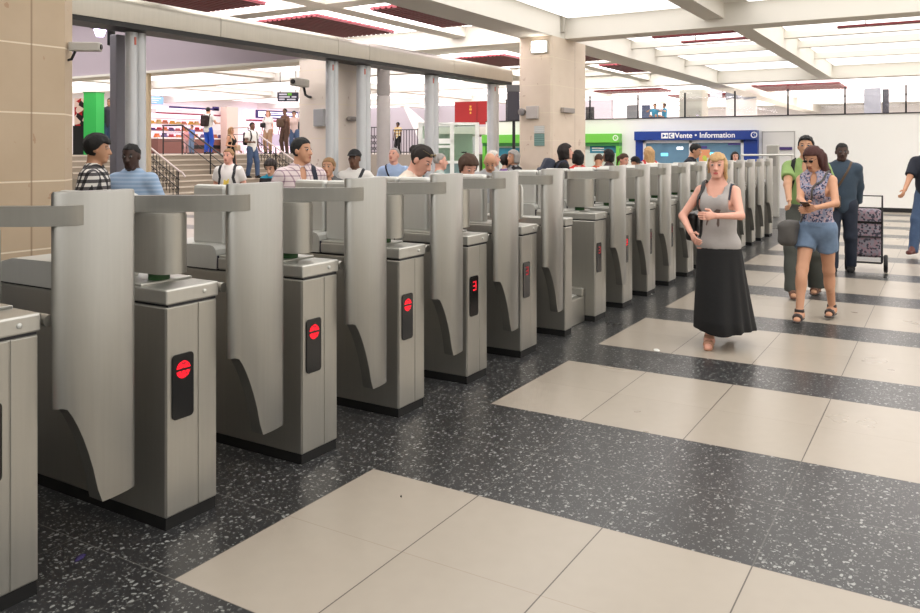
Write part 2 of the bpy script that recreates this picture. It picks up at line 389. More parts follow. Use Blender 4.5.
xg = colY(119, 4.15)[0]
tag(relloc(MB().box((xg-.05, 4.12, 0), (xg+.05, 4.22, 2.65), .01).build('shutter_post', mat('dark_grey_post', (.50, .49, .52), .5)), (xg, 4.17, 0)), 'flat dark grey post standing behind the first steel shutter guide', 'post')
# grey column further back
gx, gy = at(383.5, 15.5)
gc = empty('round_column', (gx, gy, 0), 'grey concrete column with a joint ring beyond the shutter line', 'column')
MB().lathe([(.165, 0), (.165, .55)], (0, 0, 0), 28).build('footing', mat('concrete', (.66, .64, .63), .8, noise=.08, scale=8), gc)
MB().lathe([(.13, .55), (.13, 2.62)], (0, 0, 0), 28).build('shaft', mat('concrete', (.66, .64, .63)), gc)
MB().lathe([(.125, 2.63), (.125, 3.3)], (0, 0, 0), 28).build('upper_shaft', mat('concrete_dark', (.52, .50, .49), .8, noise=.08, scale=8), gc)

# concourse behind the shutter: lilac wall over the openings, stair hall
struct(MB().box((9.8, 8.0, BZ), (10.25, 26, 5.2)).build('wall_lilac', LILAC))
struct(MB().box((9.72, 8.0, BZ-.05), (10.3, 26, BZ+.003)).build('trim_lintel', PLASTER))
yj = colX(147.5, 9.8)[0]
struct(MB().box((9.78, yj-.05, 0), (9.86, yj+.08, BZ-.05)).build('trim_jamb', mat('tan_stone', (.80, .72, .60), .7, noise=.05, scale=5)))
struct(MB().box((-9, 7.9, SZ), (9.8, 26, 5.3)).build('ceiling_shaft', mat('shaft_ceiling', (.55, .52, .53), .9)))
bpy.data.objects['ceiling_shaft'].data.transform(Matrix.Translation((0, 0, 1.2)))
lum(1.5, 9.4, 10.5, 24, LUM, 4.88)  # added glow under the shaft ceiling, washes the lilac wall
struct(MB().box((10.25, 8.6, 3.9), (46, 34, 4.1)).build('ceiling_stair_hall', CEIL))
for x0, x1 in ((10.6, 15.5), (16, 21), (21.5, 27), (27.5, 33), (33.5, 45)):
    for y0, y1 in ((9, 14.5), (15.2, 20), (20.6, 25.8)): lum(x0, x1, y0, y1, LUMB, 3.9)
for x0 in (15.55, 21.05, 27.1): beam((x0, 8.6, 3.62), (x0+.4, 34, 3.9), CEIL, 'ceiling_rib')
for y0 in (14.6, 20.1): beam((10.25, y0, 3.7), (46, y0+.45, 3.9), CEIL, 'ceiling_rib')
struct(MB().box((-9, 26, 0), (10, 26.3, 5.3)).build('wall_concourse', LILAC))
struct(MB().box((10, 27, 0), (46, 27.3, 3.9)).build('wall_shops', mat('shop_white', (.96, .95, .95))))
# ------------------------------------------------------------------ stairs and landing
LZ = 1.43; NR = 9; SY0, SY1 = 16.6, 19.3; SX0, SX1 = 11.4, 20.3
STEPM = mat('stair_stone', (.60, .56, .50), .7, noise=.08, scale=6); NOSE = mat('stair_nosing', (.80, .76, .70), .6)
st = empty('staircase', ((SX0+SX1)/2, SY0, 0), 'wide stone staircase with pale nosings climbing to the shops', 'stairs')
st['kind'] = 'structure'
mb = MB(); nb = MB(); ox = (SX0+SX1)/2
for i in range(NR):
    z = LZ*(i+1)/NR; y = (SY1-SY0)*i/NR
    mb.box((SX0-ox, y, 0), (SX1-ox, SY1-SY0+.0, z) if i == NR-1 else (SX1-ox, (SY1-SY0)*(i+1)/NR, z))
    nb.box((SX0-ox, y-.02, z-.035), (SX1-ox, y+.03, z+.004))
mb.build('steps', STEPM, st); nb.build('nosings', NOSE, st)
LAND = mat('landing_stone', (.62, .59, .55), .5)
struct(MB().box((10.3, SY1, 0), (46, 27, LZ)).build('floor_landing', LAND))
struct(MB().box((20.3, 10.7, 0), (46, SY1, LZ)).build('floor_landing_side', LAND))
IRON = mat('black_iron', (.07, .065, .07), .5)
def stair_rail(px_top, px_bot, label, ornate, sgn=1):
    xt = None
    # rail follows the flight; x chosen so that its lower end falls at px_bot
    x, _ = colY(px_bot, SY0+.1)
    o = empty('stair_handrail', (x, SY0, 0), label, 'handrail', 'stair handrails')
    sl = LZ/(SY1-SY0); L = SY1-SY0
    top = lambda y: .95+max(0, min(L, y))*sl
    MB().tube([(0, -.25, .80), (0, -.12, .93), (0, 0, .97), (0, L, .97+LZ), (0, L+1.0, .97+LZ)], .028, 10).build('grip', mat('pale_grip', (.75, .70, .68), .4) if ornate else IRON, o)
    for k, y in enumerate((.05, L*.5, L, L+.95)):
        MB().tube([(0, y, min(LZ, max(0, y)*sl)), (0, y, top(y)+.02)], .022, 8).build('post', IRON, o)
    MB().tube([(0, .0, .45), (0, L, .45+LZ), (0, L+.95, .45+LZ)], .014, 8).build('lower_rail', IRON, o)
    MB().tube([(0, .0, .72), (0, L, .72+LZ), (0, L+.95, .72+LZ)], .012, 8).build('lower_rail', IRON, o)
    if ornate:
        mb = MB(); n = 17
        for k in range(n):
            y = .12+k*(L-.2)/n; z0 = y*sl
            mb.tube([(0, y, z0+.1), (0, y, z0+.92)], .011, 6)
            for q in (.32, .62):
                mb.tube([(0, y+.06*math.cos(a), z0+q+.02+.06*math.sin(a)) for a in [i*math.pi/4 for i in range(9)]], .009, 5, False)
        mb.build('scrollwork', IRON, o)
    return o
stair_rail(150, 177, 'ornate iron stair handrail with pale grip behind the man in blue stripes', True)
stair_rail(185, 238, 'plain black handrail in the middle of the stairs, below the man with the bag', False)
stair_rail(262, 302, 'black iron handrail at the far side of the stairs beside the man in jeans', True)
# balustrade on the side landing
def balustrade(pa, pb, x, label, z0=LZ, h=.85, ornate=False):
    ya, yb = colX(pa, x)[0], colX(pb, x)[0]
    o = empty('balustrade', (x, (ya+yb)/2, z0), label, 'balustrade'); w = (ya-yb)/2
    MB().box((-.02, -w, h-.03), (.02, w, h)).build('top_rail', IRON, o); MB().box((-.015, -w, .06), (.015, w, .09)).build('bottom_rail', IRON, o)
    mb = MB(); n = max(3, int(2*w/.11))
    for k in range(n+1):
        y = -w+2*w*k/n; mb.box((-.009, y-.009, 0), (.009, y+.009, h-.03))
        if ornate:
            for q in (.2, .4, .6): mb.tube([(0, y+.05*math.cos(a), q+.06*math.sin(a)) for a in [i*math.pi/4 for i in range(9)]], .012, 5, False)
    mb.build('bars', IRON, o); return o
balustrade(393, 426, 20.38, 'black barred balustrade on the raised landing in front of the boy')
balustrade(369, 377, 20.38, 'ornate black iron balustrade right beside the grey column', LZ, .95, True)
# landing side: bright sloped soffit and wall behind the balustrade
struct(MB().box((33, 10.7, LZ), (33.3, 27, 3.9)).build('wall_landing', mat('pale_lilac', (.72, .70, .73), .9)))
sl = empty('escalator_flank', (30, 15, LZ+.2), 'bright white sloping flank of a stair rising behind the balustrade', 'stair flank')
ya, yb = colX(402, 30)[0], colX(425, 30)[0]
MB().add([(-.015, ya-15, 2.2), (-.015, yb-15, -.2), (-.015, yb-15, 1.3), (-.015, ya-15+.2, 2.45), (.015, ya-15, 2.2), (.015, yb-15, -.2), (.015, yb-15, 1.3), (.015, ya-15+.2, 2.45)], [(0, 1, 2, 3), (7, 6, 5, 4), (0, 4, 5, 1), (1, 5, 6, 2), (2, 6, 7, 3), (3, 7, 4, 0)]).build('side_panel', mat('white_panel', (.97, .97, .97), .5), sl)

# ------------------------------------------------------------------ shops at the top of the stairs
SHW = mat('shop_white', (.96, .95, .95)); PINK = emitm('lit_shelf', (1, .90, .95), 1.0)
bx0, bx1 = colY(150, 26)[0], colY(222, 26)[0]
bk = empty('bakery_shop', ((bx0+bx1)/2, 26.2, LZ), 'bright bakery counter with brown base and lit shelves at the top of the stairs', 'shop counter')
w = (bx1-bx0)/2
MB().box((-w, -.7, 0), (w, 0, .62), .01).build('counter_base', mat('brown_wood', (.50, .33, .30), .6, noise=.1), bk)
for k in (-.35, .1, .5): MB().box((w*k, -.715, .2), (w*k+.85, -.70, .36)).build('vent_grille', BLACK, bk)
MB().box((-w, -.72, .62), (w, .0, .68)).build('counter_top', SHW, bk)
MB().box((-w, -.69, .68), (w, -.67, 1.05)).build('glass_front', GLASS, bk)
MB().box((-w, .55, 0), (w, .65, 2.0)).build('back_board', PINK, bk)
for z in (.95, 1.25, 1.5): MB().box((-w, .25, z), (w, .55, z+.03)).build('shelf', SHW, bk)
MB().box((-w-.1, -.7, 1.72), (w+.1, .0, 1.86)).build('fascia', mat('fascia_white', (.97, .93, .95), .5), bk)
MB().box((-w-.1, -.73, 1.66), (w+.1, -.68, 1.72)).build('red_band', mat('plum_band', (.55, .12, .25), .5), bk)
MB().box((-w*.7, -.74, 1.92), (w*.65, -.66, 2.0)).box((w*.5, -.74, 1.9), (w*.66, -.66, 2.08)).build('lettering_board', mat('indigo_board', (.20, .15, .42), .5), bk)
cols = [(.85, .45, .25), (.95, .75, .35), (.75, .2, .25), (.9, .6, .5), (.35, .25, .5), (.95, .85, .6)]
goods = empty  # produce boxes stand on the shelves, each its own thing
k = 0
for z in (.98, 1.28, .68+.02):
    for i in range(11):
        c = cols[(i*7+k*3) % 6]; k += 1
        x = (bx0+bx1)/2-w+.25+i*(2*w-.5)/10+rnd.uniform(-.05, .05); y = 26.2+(.4 if z > .8 else -.35); hh = rnd.uniform(.12, .2)
        mb = MB(); mb.prism([(px_, py_) for px_, py_ in rrect(-.13, .13, -.08, .08, .03, 2)], 0, hh*.5).prism(rrect(-.10, .10, -.06, .06, .03, 2), hh*.5, hh)
        p_ = mb.build('bakery_product', mat('goods_%d' % ((i*7+k*3) % 6), c, .6), None, (x, y, LZ+z))
        p_.location.z = LZ+(z+.0006 if z > .8 else .6812)
        tag(p_, 'small coloured package on display in the bright bakery at the top of the stairs', 'package', 'goods in the bakery')
# second shop, with purple sign frame
sx0, sx1 = colY(252, 26)[0], colY(300, 26)[0]; w = (sx1-sx0)/2
sh = empty('kiosk_shop', ((sx0+sx1)/2, 26.4, LZ), 'bright shop front under an indigo framed sign at the top of the stairs', 'shop front')
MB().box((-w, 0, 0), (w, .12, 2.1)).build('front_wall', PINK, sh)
MB().box((-w, -.3, 1.55), (w, .02, 1.62)).build('awning_edge', mat('plum_band', (.55, .12, .25)), sh)
MB().box((-w*.75, -.28, 1.7), (w, -.2, 2.1)).build('sign_board', mat('indigo_board', (.20, .15, .42)), sh)
MB().box((-w*.68, -.30, 1.77), (w*.95, -.275, 2.03)).build('sign_face', emitm('sign_face_lit', (.95, .92, 1), 1.1), sh)
MB().box((-w*.45, -.31, 1.83), (w*.8, -.295, 1.90)).box((-w*.2, -.31, 1.94), (w*.6, -.295, 1.98)).build('sign_lines', mat('sign_lines', (.25, .28, .55), .5), sh)
MB().box((-w*.9, -.35, .35), (w*.9, -.28, .95), .02).build('display_rack', mat('rack_lilac', (.80, .76, .86), .5), sh)
# pink stone pier between the shops
a, b = colY(227, 25)[0], colY(238, 25)[0]
struct(MB().box((a, 25, LZ), (b, 25.4, 3.5)).build('pillar_shop', mat('pinkish_stone', (.88, .78, .74), .7, noise=.04, scale=3)))
# things at the upper left: green box sign, red poster, blue screen
gx0, gy0 = at(95, 24.5)
gb = empty('green_kiosk_box', (gx0, gy0, LZ), 'tall bright green box standing at the top of the stairs behind the checked boy', 'green box', rz=R(31))
zt = zat(93, 24.5)-LZ
MB().prism([(-.30, .20), (-.30, -.1), (.08, -.1), (.19, .20)], 0, zt).build('body', mat('bright_green', (.20, .72, .33), .5), gb)
MB().prism([(-.32, .22), (-.32, -.12), (.09, -.12), (.21, .22)], zt, zt+.03).build('cap', mat('bright_green_cap', (.16, .55, .25), .5), gb)
gb.rotation_euler.z = R(-59)
px_, py_ = at(82, 25)
pp = empty('red_poster_stand', (px_, py_, LZ), 'red and black poster stand tucked behind the stone pillar', 'poster', rz=R(-59))
MB().box((-.22, -.03, .9), (.22, .03, 1.75)).build('poster_panel', plaid('red_poster', (.70, .10, .12), (.12, .05, .06), (.92, .80, .76), .16, 'blotch'), pp)
MB().box((-.26, -.05, 0), (.26, .05, .9)).build('stand', BLACK, pp)
px_, py_ = colY(154, 25.6)[0], 25.6
bs = empty('blue_sign', (px_, py_, zat(104, 36)), 'small pale blue hanging sign beside the tan door jamb', 'sign')
MB().box((-.45, -.03, -.16), (.45, .03, .16), .01).build('sign_panel', mat('pale_blue_panel', (.55, .75, .92), .4), bs)
for s in (-.35, .35): MB().tube([(s, 0, .16), (s, 0, 3.9-bs.location.z)], .01, 6).build('hanger', DARKMET, bs)
mb = MB()
for k in range(3): mb.box((-.35, -.036, .06-k*.08), (.30-.1*k, -.03, .09-k*.08))
mb.build('sign_lines', SHW, bs)
# dark direction sign
px_, py_ = at(288, 20.5)
ds = empty('direction_sign', (px_, py_, zat(97, 20.5)), 'dark direction sign with pale lettering hanging near the camera on the pale pillar', 'sign', rz=R(-59))
MB().box((-.27, -.03, -.12), (.27, .03, .12), .01).build('sign_panel', mat('slate_panel', (.20, .19, .25), .4), ds)
mb = MB()
for k, (a, b, c) in enumerate(((-.22, -.02, .065), (.02, .09, .06), (-.22, .05, .0), (.1, .22, .0), (-.22, -.08, -.06), (-.02, .2, -.065))): mb.box((a, -.036, c-.018), (b, -.03, c+.018))
mb.build('lettering', mat('pale_letters', (.85, .85, .9), .5), ds)
MB().box((.0, -.037, .035), (.1, -.031, .1)).build('green_pictogram', mat('sign_green', (.45, .75, .25), .5), ds)
for s in (-.2, .2): MB().tube([(s, 0, .12), (s, 0, 3.9-ds.location.z)], .01, 6).build('hanger', DARKMET, ds)

# ------------------------------------------------------------------ cameras, boxes on pillars, spots
def cctv(loc, rz, label, s=1.):
    o = empty('security_camera', loc, label, 'camera', rz=R(rz)); o.scale = (s, s, s)
    MB().box((-.05, -.20, -.05), (.05, .14, .05), .012).build('housing', mat('camera_grey', (.72, .70, .67), .5), o)
    MB().lathe([(.03, 0), (.03, .012)], (0, 0, 0), 14, Matrix.Translation((0, -.2, 0)) @ Matrix.Rotation(R(90), 4, 'X')).build('lens', BLACK, o)
    MB().tube([(0, .08, -.05), (0, .12, -.14), (0, .2, -.16), (0, .34, -.16)], .016, 8).build('bracket', DARKMET, o); return o
cctv((1.46, 2.74, 2.30), 35, 'grey security camera fixed to the edge of the near stone pillar', .62)
c_ = cctv((p2x-.26, 4.38, zat(82, 9.8)), -75, 'pale security camera on a dark bracket beside the pale stone pillar')
for px_, py_, wd, hh, lb, cc in ((533.5, 112.5, .2, .20, 'square pale grey box high on the big square pillar', (.76, .73, .71)),):
    y, d = colX(px_, 9.31)
    tag(MB().box((9.24, y-wd/2, zat(py_, d)-hh/2), (9.309, y+wd/2, zat(py_, d)+hh/2), .01).build('wall_box', mat('pale_grey_box', cc, .5)), lb, 'box')
x, d = colY(566, 2.76)
tag(MB().box((x-.22, 2.70, zat(110.5, d)-.04), (x+.22, 2.759, zat(110.5, d)+.04), .01).build('emergency_light', mat('grey_lamp_box', (.62, .59, .57), .5)), 'slim grey emergency light on the sunny side of the big square pillar', 'emergency light')
y, d = colX(539.5, 9.31)
nt_ = empty('notice', (9.309, y, zat(140, d)), 'small notice with a teal lower half on the big square pillar', 'notice')
MB().box((-.012, -.085, -.09), (.0, .085, .10)).build('teal_sheet', plaid('teal_notice', (.42, .55, .53), (.52, .64, .61), (.52, .64, .61), .035, 'stripes'), nt_)
MB().box((-.012, -.085, .105), (.0, .085, .22)).build('white_sheet', plaid('white_notice', (.88, .88, .86), (.75, .76, .75), (1, 1, 1), .03, 'stripes'), nt_)
y, d = colX(523, 9.31)
o = empty('wall_speaker', (9.27, y, zat(112, d)), 'small round grey speaker at the edge of the big square pillar', 'speaker')
MB().lathe([(.03, -.04), (.055, -.03), (.055, .03), (.03, .04)], (0, 0, 0), 16, Matrix.Rotation(R(90), 4, 'Y')).build('body', mat('speaker_grey', (.55, .53, .52), .5), o)
y, d = colX(313, p2x)
tag(MB().box((p2x-.06, 4.2, zat(118, d)-.11), (p2x-.001, 4.36, zat(118, d)+.11), .01).build('wall_box', mat('grey_box', (.66, .66, .67), .5)), 'grey control box on the shaded face of the pale stone pillar', 'box')
x, d = colY(350, 4.12)
o = empty('wall_lamp', (x, 4.09, zat(119, d)), 'small grey oval lamp on the lit face of the pale stone pillar', 'lamp')
MB().box((-.09, -.04, -.03), (.09, .029, .03), .025).build('body', mat('grey_lamp_box', (.62, .59, .57)), o)
y, d = colX(540, 9.31)
o = empty('wall_lamp', (9.309, y, zat(47, d)), 'glowing lamp at the head of the big square pillar under the white beam', 'lamp')
MB().box((-.04, -.14, -.10), (0, .14, .10), .015).build('housing', STEEL_L, o)
MB().box((-.075, -.12, -.085), (-.04, .12, .085), .015).build('diffuser', emitm('wall_lamp_glow', (1, .97, .93), 9), o)
# spotlight on the lilac wall
x, y = at(100, 11.5)
o = empty('spotlight', (x, y, zat(33, 11.5)), 'dark spotlight with a glowing violet-white lens under the shutter box beside the near pillar', 'spotlight', rz=R(-59))
MB().box((-.12, -.06, .06), (.16, .06, .12), .01).box((.12, -.05, -.18), (.2, .05, .06), .01).build('bracket', DARKMET, o)
MB().lathe([(.05, -.05), (.085, .05)], (0, 0, 0), 16).build('lens', emitm('spot_lens', (.86, .80, 1), 6), o)
MB().tube([(0, 0, .12), (0, 0, 4.87-zat(33, 11.5))], .015, 8).build('hanger', DARKMET, o)

# ------------------------------------------------------------------ kiosks on the far wall
BLUE = mat('kiosk_blue', (.05, .22, .56), .4); KWIN = mat('kiosk_glass', (.42, .56, .66), .15, noise=.35, scale=1.5); FRAMEW = mat('frame_white', (.90, .91, .92), .4)
yA, yB = colX(638, WX)[0], colX(759, WX)[0]
tk = empty('ticket_office', (WX, (yA+yB)/2, 0), 'blue ticket office front with a white Vente Information sign on the far wall', 'ticket office')
w = (yA-yB)/2
MB().box((-.35, -w, 1.86), (-.001, w, 2.12), .008).build('fascia', BLUE, tk)
MB().box((-.22, -w, 0), (-.001, -w+.36, 1.86)).build('side_pier', BLUE, tk); MB().box((-.22, w-.22, 0), (-.001, w, 1.86)).build('side_pier', BLUE, tk)
MB().box((-.2, -w+.36, 0), (-.001, w-.22, 1.05)).build('lower_panel', mat('kiosk_blue_low', (.10, .24, .52), .4), tk)
fr = MB(); ya_, yb_ = -w+.36, w-.22; ym = (ya_+yb_)/2-.0
for y in (ya_, ym, yb_-.08): fr.box((-.2, y, 1.05), (-.1, y+.08, 1.86))
fr.box((-.2, ya_, 1.78), (-.1, yb_, 1.86)); fr.box((-.2, ya_, 1.05), (-.1, yb_, 1.11)); fr.build('window_frame', FRAMEW, tk)
for a, b in ((ya_+.08, ym), (ym+.08, yb_-.08)): MB().box((-.16, a, 1.11), (-.13, b, 1.78)).build('window_pane', KWIN, tk)
LET = mat('white_letters', (.97, .97, .97), .5)
s_ = .205
yt = colX(675, WX-.35)[0]-(yA+yB)/2
def word(t, y):
    o = text(t, s_, 'sign_word', LET, tk, facing_mx(-.352, y, 1.925), .003, 'LEFT', .004)
    return min(v.co.y for v in o.data.vertices)
y_ = word('Vente', yt)-.075
MB().box((-.356, y_-.05, 1.975), (-.351, y_, 2.025), .012).build('sign_dot', LET, tk)
word('Information', y_-.125)
yl = colX(662, WX-.35)[0]-(yA+yB)/2
MB().box((-.356, yl-.18, 1.91), (-.351, yl+.02, 2.07)).box((-.356, yl-.36, 1.91), (-.351, yl-.20, 2.07)).build('pictogram_plate', LET, tk)
pm = MB()
pm.add([(-.359, yl-.02, 1.94), (-.359, yl-.02, 2.04), (-.359, yl-.10, 1.99)], [(0, 1, 2)]); pm.box((-.36, yl-.16, 1.96), (-.357, yl-.12, 2.02))
pm.build('pictogram_marks', BLUE, tk)
pm = MB()
for k in range(14):
    a0 = R(60+240*k/14); a1 = R(60+240*(k+1)/14)
    pts = [(-.359, yl-.28-r*math.cos(a), 1.99+r*math.sin(a)) for r, a in ((.03, a0), (.06, a0), (.06, a1), (.03, a1))]; pm.add(pts, [(0, 1, 2, 3)])
pm.build('pictogram_ring', BLUE, tk)
def ring_logo(parent, x, y, z, r, m):
    pm = MB(); n = 28
    for k in range(n):
        a0 = 2*math.pi*k/n; a1 = 2*math.pi*(k+1)/n
        pm.add([(x, y-q*math.cos(a), z+q*math.sin(a)) for q, a in ((r*.72, a0), (r, a0), (r, a1), (r*.72, a1))], [(3, 2, 1, 0)])
    pm.add([(x, y-r*.25, z+r*.7), (x, y+r*.2, z+r*.1), (x, y-r*.3, z-r*.2), (x, y+.05*r, z-r*.75), (x, y-.02*r, z-r*.75), (x, y-r*.42, z-r*.2), (x, y+r*.08, z+r*.1), (x, y-r*.35, z+r*.7)], [(0, 1, 6, 7), (1, 2, 5, 6), (2, 3, 4, 5)])
    return pm.build('round_logo', m, parent)
ring_logo(tk, -.353, colX(754, WX-.35)[0]-(yA+yB)/2, 1.99, .085, LET)
# posters and lit screens behind the ticket glass
def at_wall(name, pxa, pxb, pya, pyb, m, dx, parent, oy):
    ya2, d = colX(pxa, WX-dx); yb2, d2 = colX(pxb, WX-dx); d = (d+d2)/2
    return MB().box((-dx-.006, yb2-oy, zat(pyb, d)), (-dx, ya2-oy, zat(pya, d))).build(name, m, parent)
oy = (yA+yB)/2
at_wall('lit_screen', 661, 668, 153, 156, emitm('cyan_screen', (.45, .85, .95), 1.2), .165, tk, oy)
at_wall('poster', 699, 710, 149.5, 165, plaid('fruit_poster', (.75, .80, .35), (.90, .62, .45), (.85, .85, .80), .12, 'blotch'), .165, tk, oy)
at_wall('lit_screen', 710, 717, 152.5, 155.5, emitm('cyan_screen', (.45, .85, .95)), .165, tk, oy)
at_wall('indoor_notice', 698, 707, 146, 148.5, mat('violet_strip', (.30, .26, .55), .5), .165, tk, oy)
at_wall('indoor_notice', 728, 741, 143, 145, mat('violet_strip', (.30, .26, .55)), .165, tk, oy)
at_wall('bright_lamp', 677, 683, 147, 149.5, emitm('inside_lamp', (1, 1, 1), 2.), .165, tk, oy)
# green kiosk
yA, yB = colX(486, WX)[0], colX(622, WX)[0]; oy = (yA+yB)/2; w = (yA-yB)/2
gk = empty('green_kiosk', (WX, oy, 0), 'green fronted ticket machine bay on the far wall behind the big square pillar', 'kiosk')
GRN = mat('kiosk_green', (.45, .80, .30), .45)
MB().box((-.30, -w, 1.80), (-.001, w, 2.07), .008).build('fascia', GRN, gk)
MB().box((-.24, -w, 1.70), (-.001, w, 1.80)).build('green_band', mat('kiosk_green_dark', (.20, .52, .25), .5), gk)
for y in (-w, -.4, w-.1): MB().box((-.24, y, 0), (-.001, y+.1, 1.70)).build('side_pier', GRN, gk)
MB().box((-.1, -w+.1, 0), (-.001, -.4, 1.70)).box((-.1, -.3, 0), (-.001, w-.1, 1.70)).build('back_panel', mat('kiosk_white', (.86, .90, .87), .4), gk)
ring_logo(gk, -.303, colX(615.5, WX-.3)[0]-oy, 1.94, .085, LET)
at_wall('teal_poster', 590, 620, 145.5, 153, mat('teal_poster', (.18, .52, .62), .4), .11, gk, oy)
at_wall('poster_text', 592, 604, 147.5, 149, LET, .117, gk, oy); at_wall('poster_text', 592, 607, 150.2, 151, LET, .117, gk, oy)
at_wall('teal_poster', 488, 520, 148, 156, mat('teal_poster', (.18, .52, .62)), .11, gk, oy)
ob = at_wall('ticket_machine', 593, 614, 155, 178, mat('machine_body', (.80, .83, .78), .4), .14, gk, oy)
# flush door in the far wall, sign, service post, queue rail
yA, yB = colX(763, WX)[0], colX(794, WX)[0]
d1 = struct(MB().box((WX-.015, yB, .0), (WX+.001, yA, 2.06)).build('door_1', mat('door_white', (.89, .885, .875), .35)))
MB().box((WX-.02, yB-.03, 0), (WX-.001, yB, 2.09)).box((WX-.02, yA, 0), (WX-.001, yA+.03, 2.09)).box((WX-.02, yB-.03, 2.06), (WX-.001, yA+.03, 2.09)).build('door_frame', mat('door_frame_grey', (.72, .71, .70), .4), d1)
yA, yB = colX(778.5, WX-.05)[0], colX(792, WX-.05)[0]
tag(MB().box((WX-.05, yB, 1.58), (WX-.016, yA, 1.66)).box((WX-.016, yB+.05, 1.60), (WX-.0152, yA-.05, 1.64)).build('door_sign', mat('violet_sign', (.27, .20, .45), .5)), 'small violet name plate on the pale door in the far wall', 'sign')
x, y = at(773, 19)
o = empty('service_post', (x, y, 0), 'grey metal service post standing beyond the gate row in front of the far wall', 'post')
MB().box((-.10, -.13, 0), (.10, .13, zat(145, 19)), .02).build('body', mat('service_grey', (.66, .65, .62), .45), o); MB().box((-.105, -.08, 1.2), (-.10, .08, 1.45)).build('hatch', mat('hatch_grey', (.55, .54, .52), .4), o)
xa, ya2 = at(741, 17.5); xb, yb2 = at(793, 18.3)
o = empty('queue_rail', (xa, ya2, 0), 'thin metal queue rail beyond the gate row in front of the ticket office', 'rail')
zr = zat(155, 17.9)
MB().tube([(0, 0, zr), (xb-xa, yb2-ya2, zr)], .022, 8).build('top_rail', STEEL_L, o)
for t in (.02, .5, .98): MB().tube([((xb-xa)*t, (yb2-ya2)*t, 0), ((xb-xa)*t, (yb2-ya2)*t, zr)], .02, 8).build('post', STEEL_L, o)
# glass booth and red banner, screens
x, y = at(449, 15.5)
gbz = zat(122.5, 15.5)
o = empty('glass_booth', (x, y, 0), 'white framed glass booth with a teal lower half behind the shutter guides', 'booth', rz=R(-59))
fr = MB(); W2, D2 = .56, .6
for sx in (-W2, .05, W2-.03):
    fr.box((sx-.03, -.03, 0), (sx+.05, .05, gbz))
fr.box((-W2, D2-.05, 0), (-W2+.06, D2, gbz)); fr.box((W2-.05, D2-.05, 0), (W2, D2, gbz))
for z in (gbz-.07, 1.62): fr.box((-W2-.03, -.035, z), (.10, .045, z+.05))
fr.box((-W2-.03, -.035, gbz-.05), (W2+.02, D2, gbz)); fr.box((-W2-.03, -.035, 1.32), (W2, .045, 1.37)); fr.box((-W2, -.03, 1.70), (.1, .03, 1.80))
fr.build('frame', mat('booth_white', (.90, .92, .90), .45), o)
MB().box((-W2, .0, 0), (W2, .02, 1.32)).build('lower_panel', mat('booth_teal', (.46, .57, .57), .4), o)
MB().box((-W2, .0, 1.37), (W2, .012, gbz-.05)).build('glass_front', glassm('green_glass', (.82, .92, .86), .08), o)
MB().box((W2-.02, .05, .05), (W2-.008, D2-.05, gbz-.05)).build('glass_side', glassm('green_glass'), o)
MB().box((-W2+.05, D2-.1, .9), (W2-.1, D2-.05, 1.9)).build('inner_cabinet', mat('booth_inner', (.78, .82, .76), .5), o)
MB().box((.24, -.04, 1.52), (.34, -.03, 1.545)).build('door_handle', BLACK, o)
y1, d = colX(455, 22.6); y2, d2 = colX(487, 22.6)
o = empty('red_banner', (22.6, (y1+y2)/2, 2.36), 'red banner with small gold marks on the upper floor seen above the glass booth', 'banner')
zt, zb = zat(101, d2), zat(125, d); w = (y1-y2)/2
MB().box((-.02, -w, zb-2.36), (.02, w, zt-2.36)).build('panel', mat('banner_red', (.58, .08, .09), .6, noise=.08, scale=2), o)
em = MB()
for z, q in ((.72, .035), (.62, .05), (.5, .03)): em.box((-.024, -q, z), (-.021, q, z+.07))
em.build('gold_marks', mat('gold_mark', (.85, .62, .25), .5), o); MB().box((-.024, -w*.42, zb-2.36+.05), (-.021, -w*.38, zt-2.36)).build('seam', mat('banner_dark', (.45, .06, .08), .6), o)
for s in (-1, 1): MB().box((.02, s*w*.95-.02, 0), (.05, s*w*.95+.02, zt-2.36)).build('upright', DARKMET, o)
x, y = at(514, 15.2)
o = empty('screen_post', (x, y, 0), 'dark information screen on a pole beside the big square pillar', 'screen', rz=R(-59))
MB().box((-.13, -.04, zat(121, 15.2)), (.1, .04, zat(90, 15.2)), .01).build('screen_body', mat('screen_dark', (.22, .22, .26), .4), o)
MB().tube([(0, .06, 0), (0, .06, 2.4)], .03, 10).build('pole', DARKMET, o)
MB().box((-.14, -.05, zat(92, 15.2)), (.16, .05, zat(85, 15.2)), .01).build('top_hood', mat('screen_grey', (.35, .35, .36), .5), o)
# upper floor: display boards and stock behind the glass
def board(pa, pb, pya, pyb, x, rgb, label):
    y1, d1_ = colX(pa, x); y2, d2_ = colX(pb, x); d = (d1_+d2_)/2
    o = empty('display_board', (x, (y1+y2)/2, 2.36), label, 'display board')
    w = abs(y1-y2)/2; zt = zat(pya, d)-2.36
    MB().box((-.04, -w, .12), (.04, w, zt), .01).build('panel', mat('board_%d' % int(pa), rgb, .5, noise=.08, scale=3), o)
    MB().box((-.06, -w-.03, 0), (.06, w+.03, .12)).build('foot', DARKMET, o)
    return o
board(864, 881, 88, 112, 23.6, (.62, .63, .68), 'pale grey display board behind the parapet glass near the upper right corner')
board(882.5, 889, 89, 112, 24.2, (.22, .22, .27), 'narrow dark display board standing beside the pale grey one upstairs')
board(586, 594, 107, 119, 23, (.16, .15, .15), 'dark bin shaped board upstairs at the edge of the big square pillar')
board(627, 637, 105, 118, 24, (.58, .60, .62), 'grey board with an amber edge upstairs behind the parapet glass')
board(642, 650, 105, 118, 24, (.36, .42, .55), 'slate blue board upstairs behind the couple in blue')
board(726, 757, 93, 114, 26.5, (.97, .96, .95), 'broad white stand upstairs in the middle of the parapet')
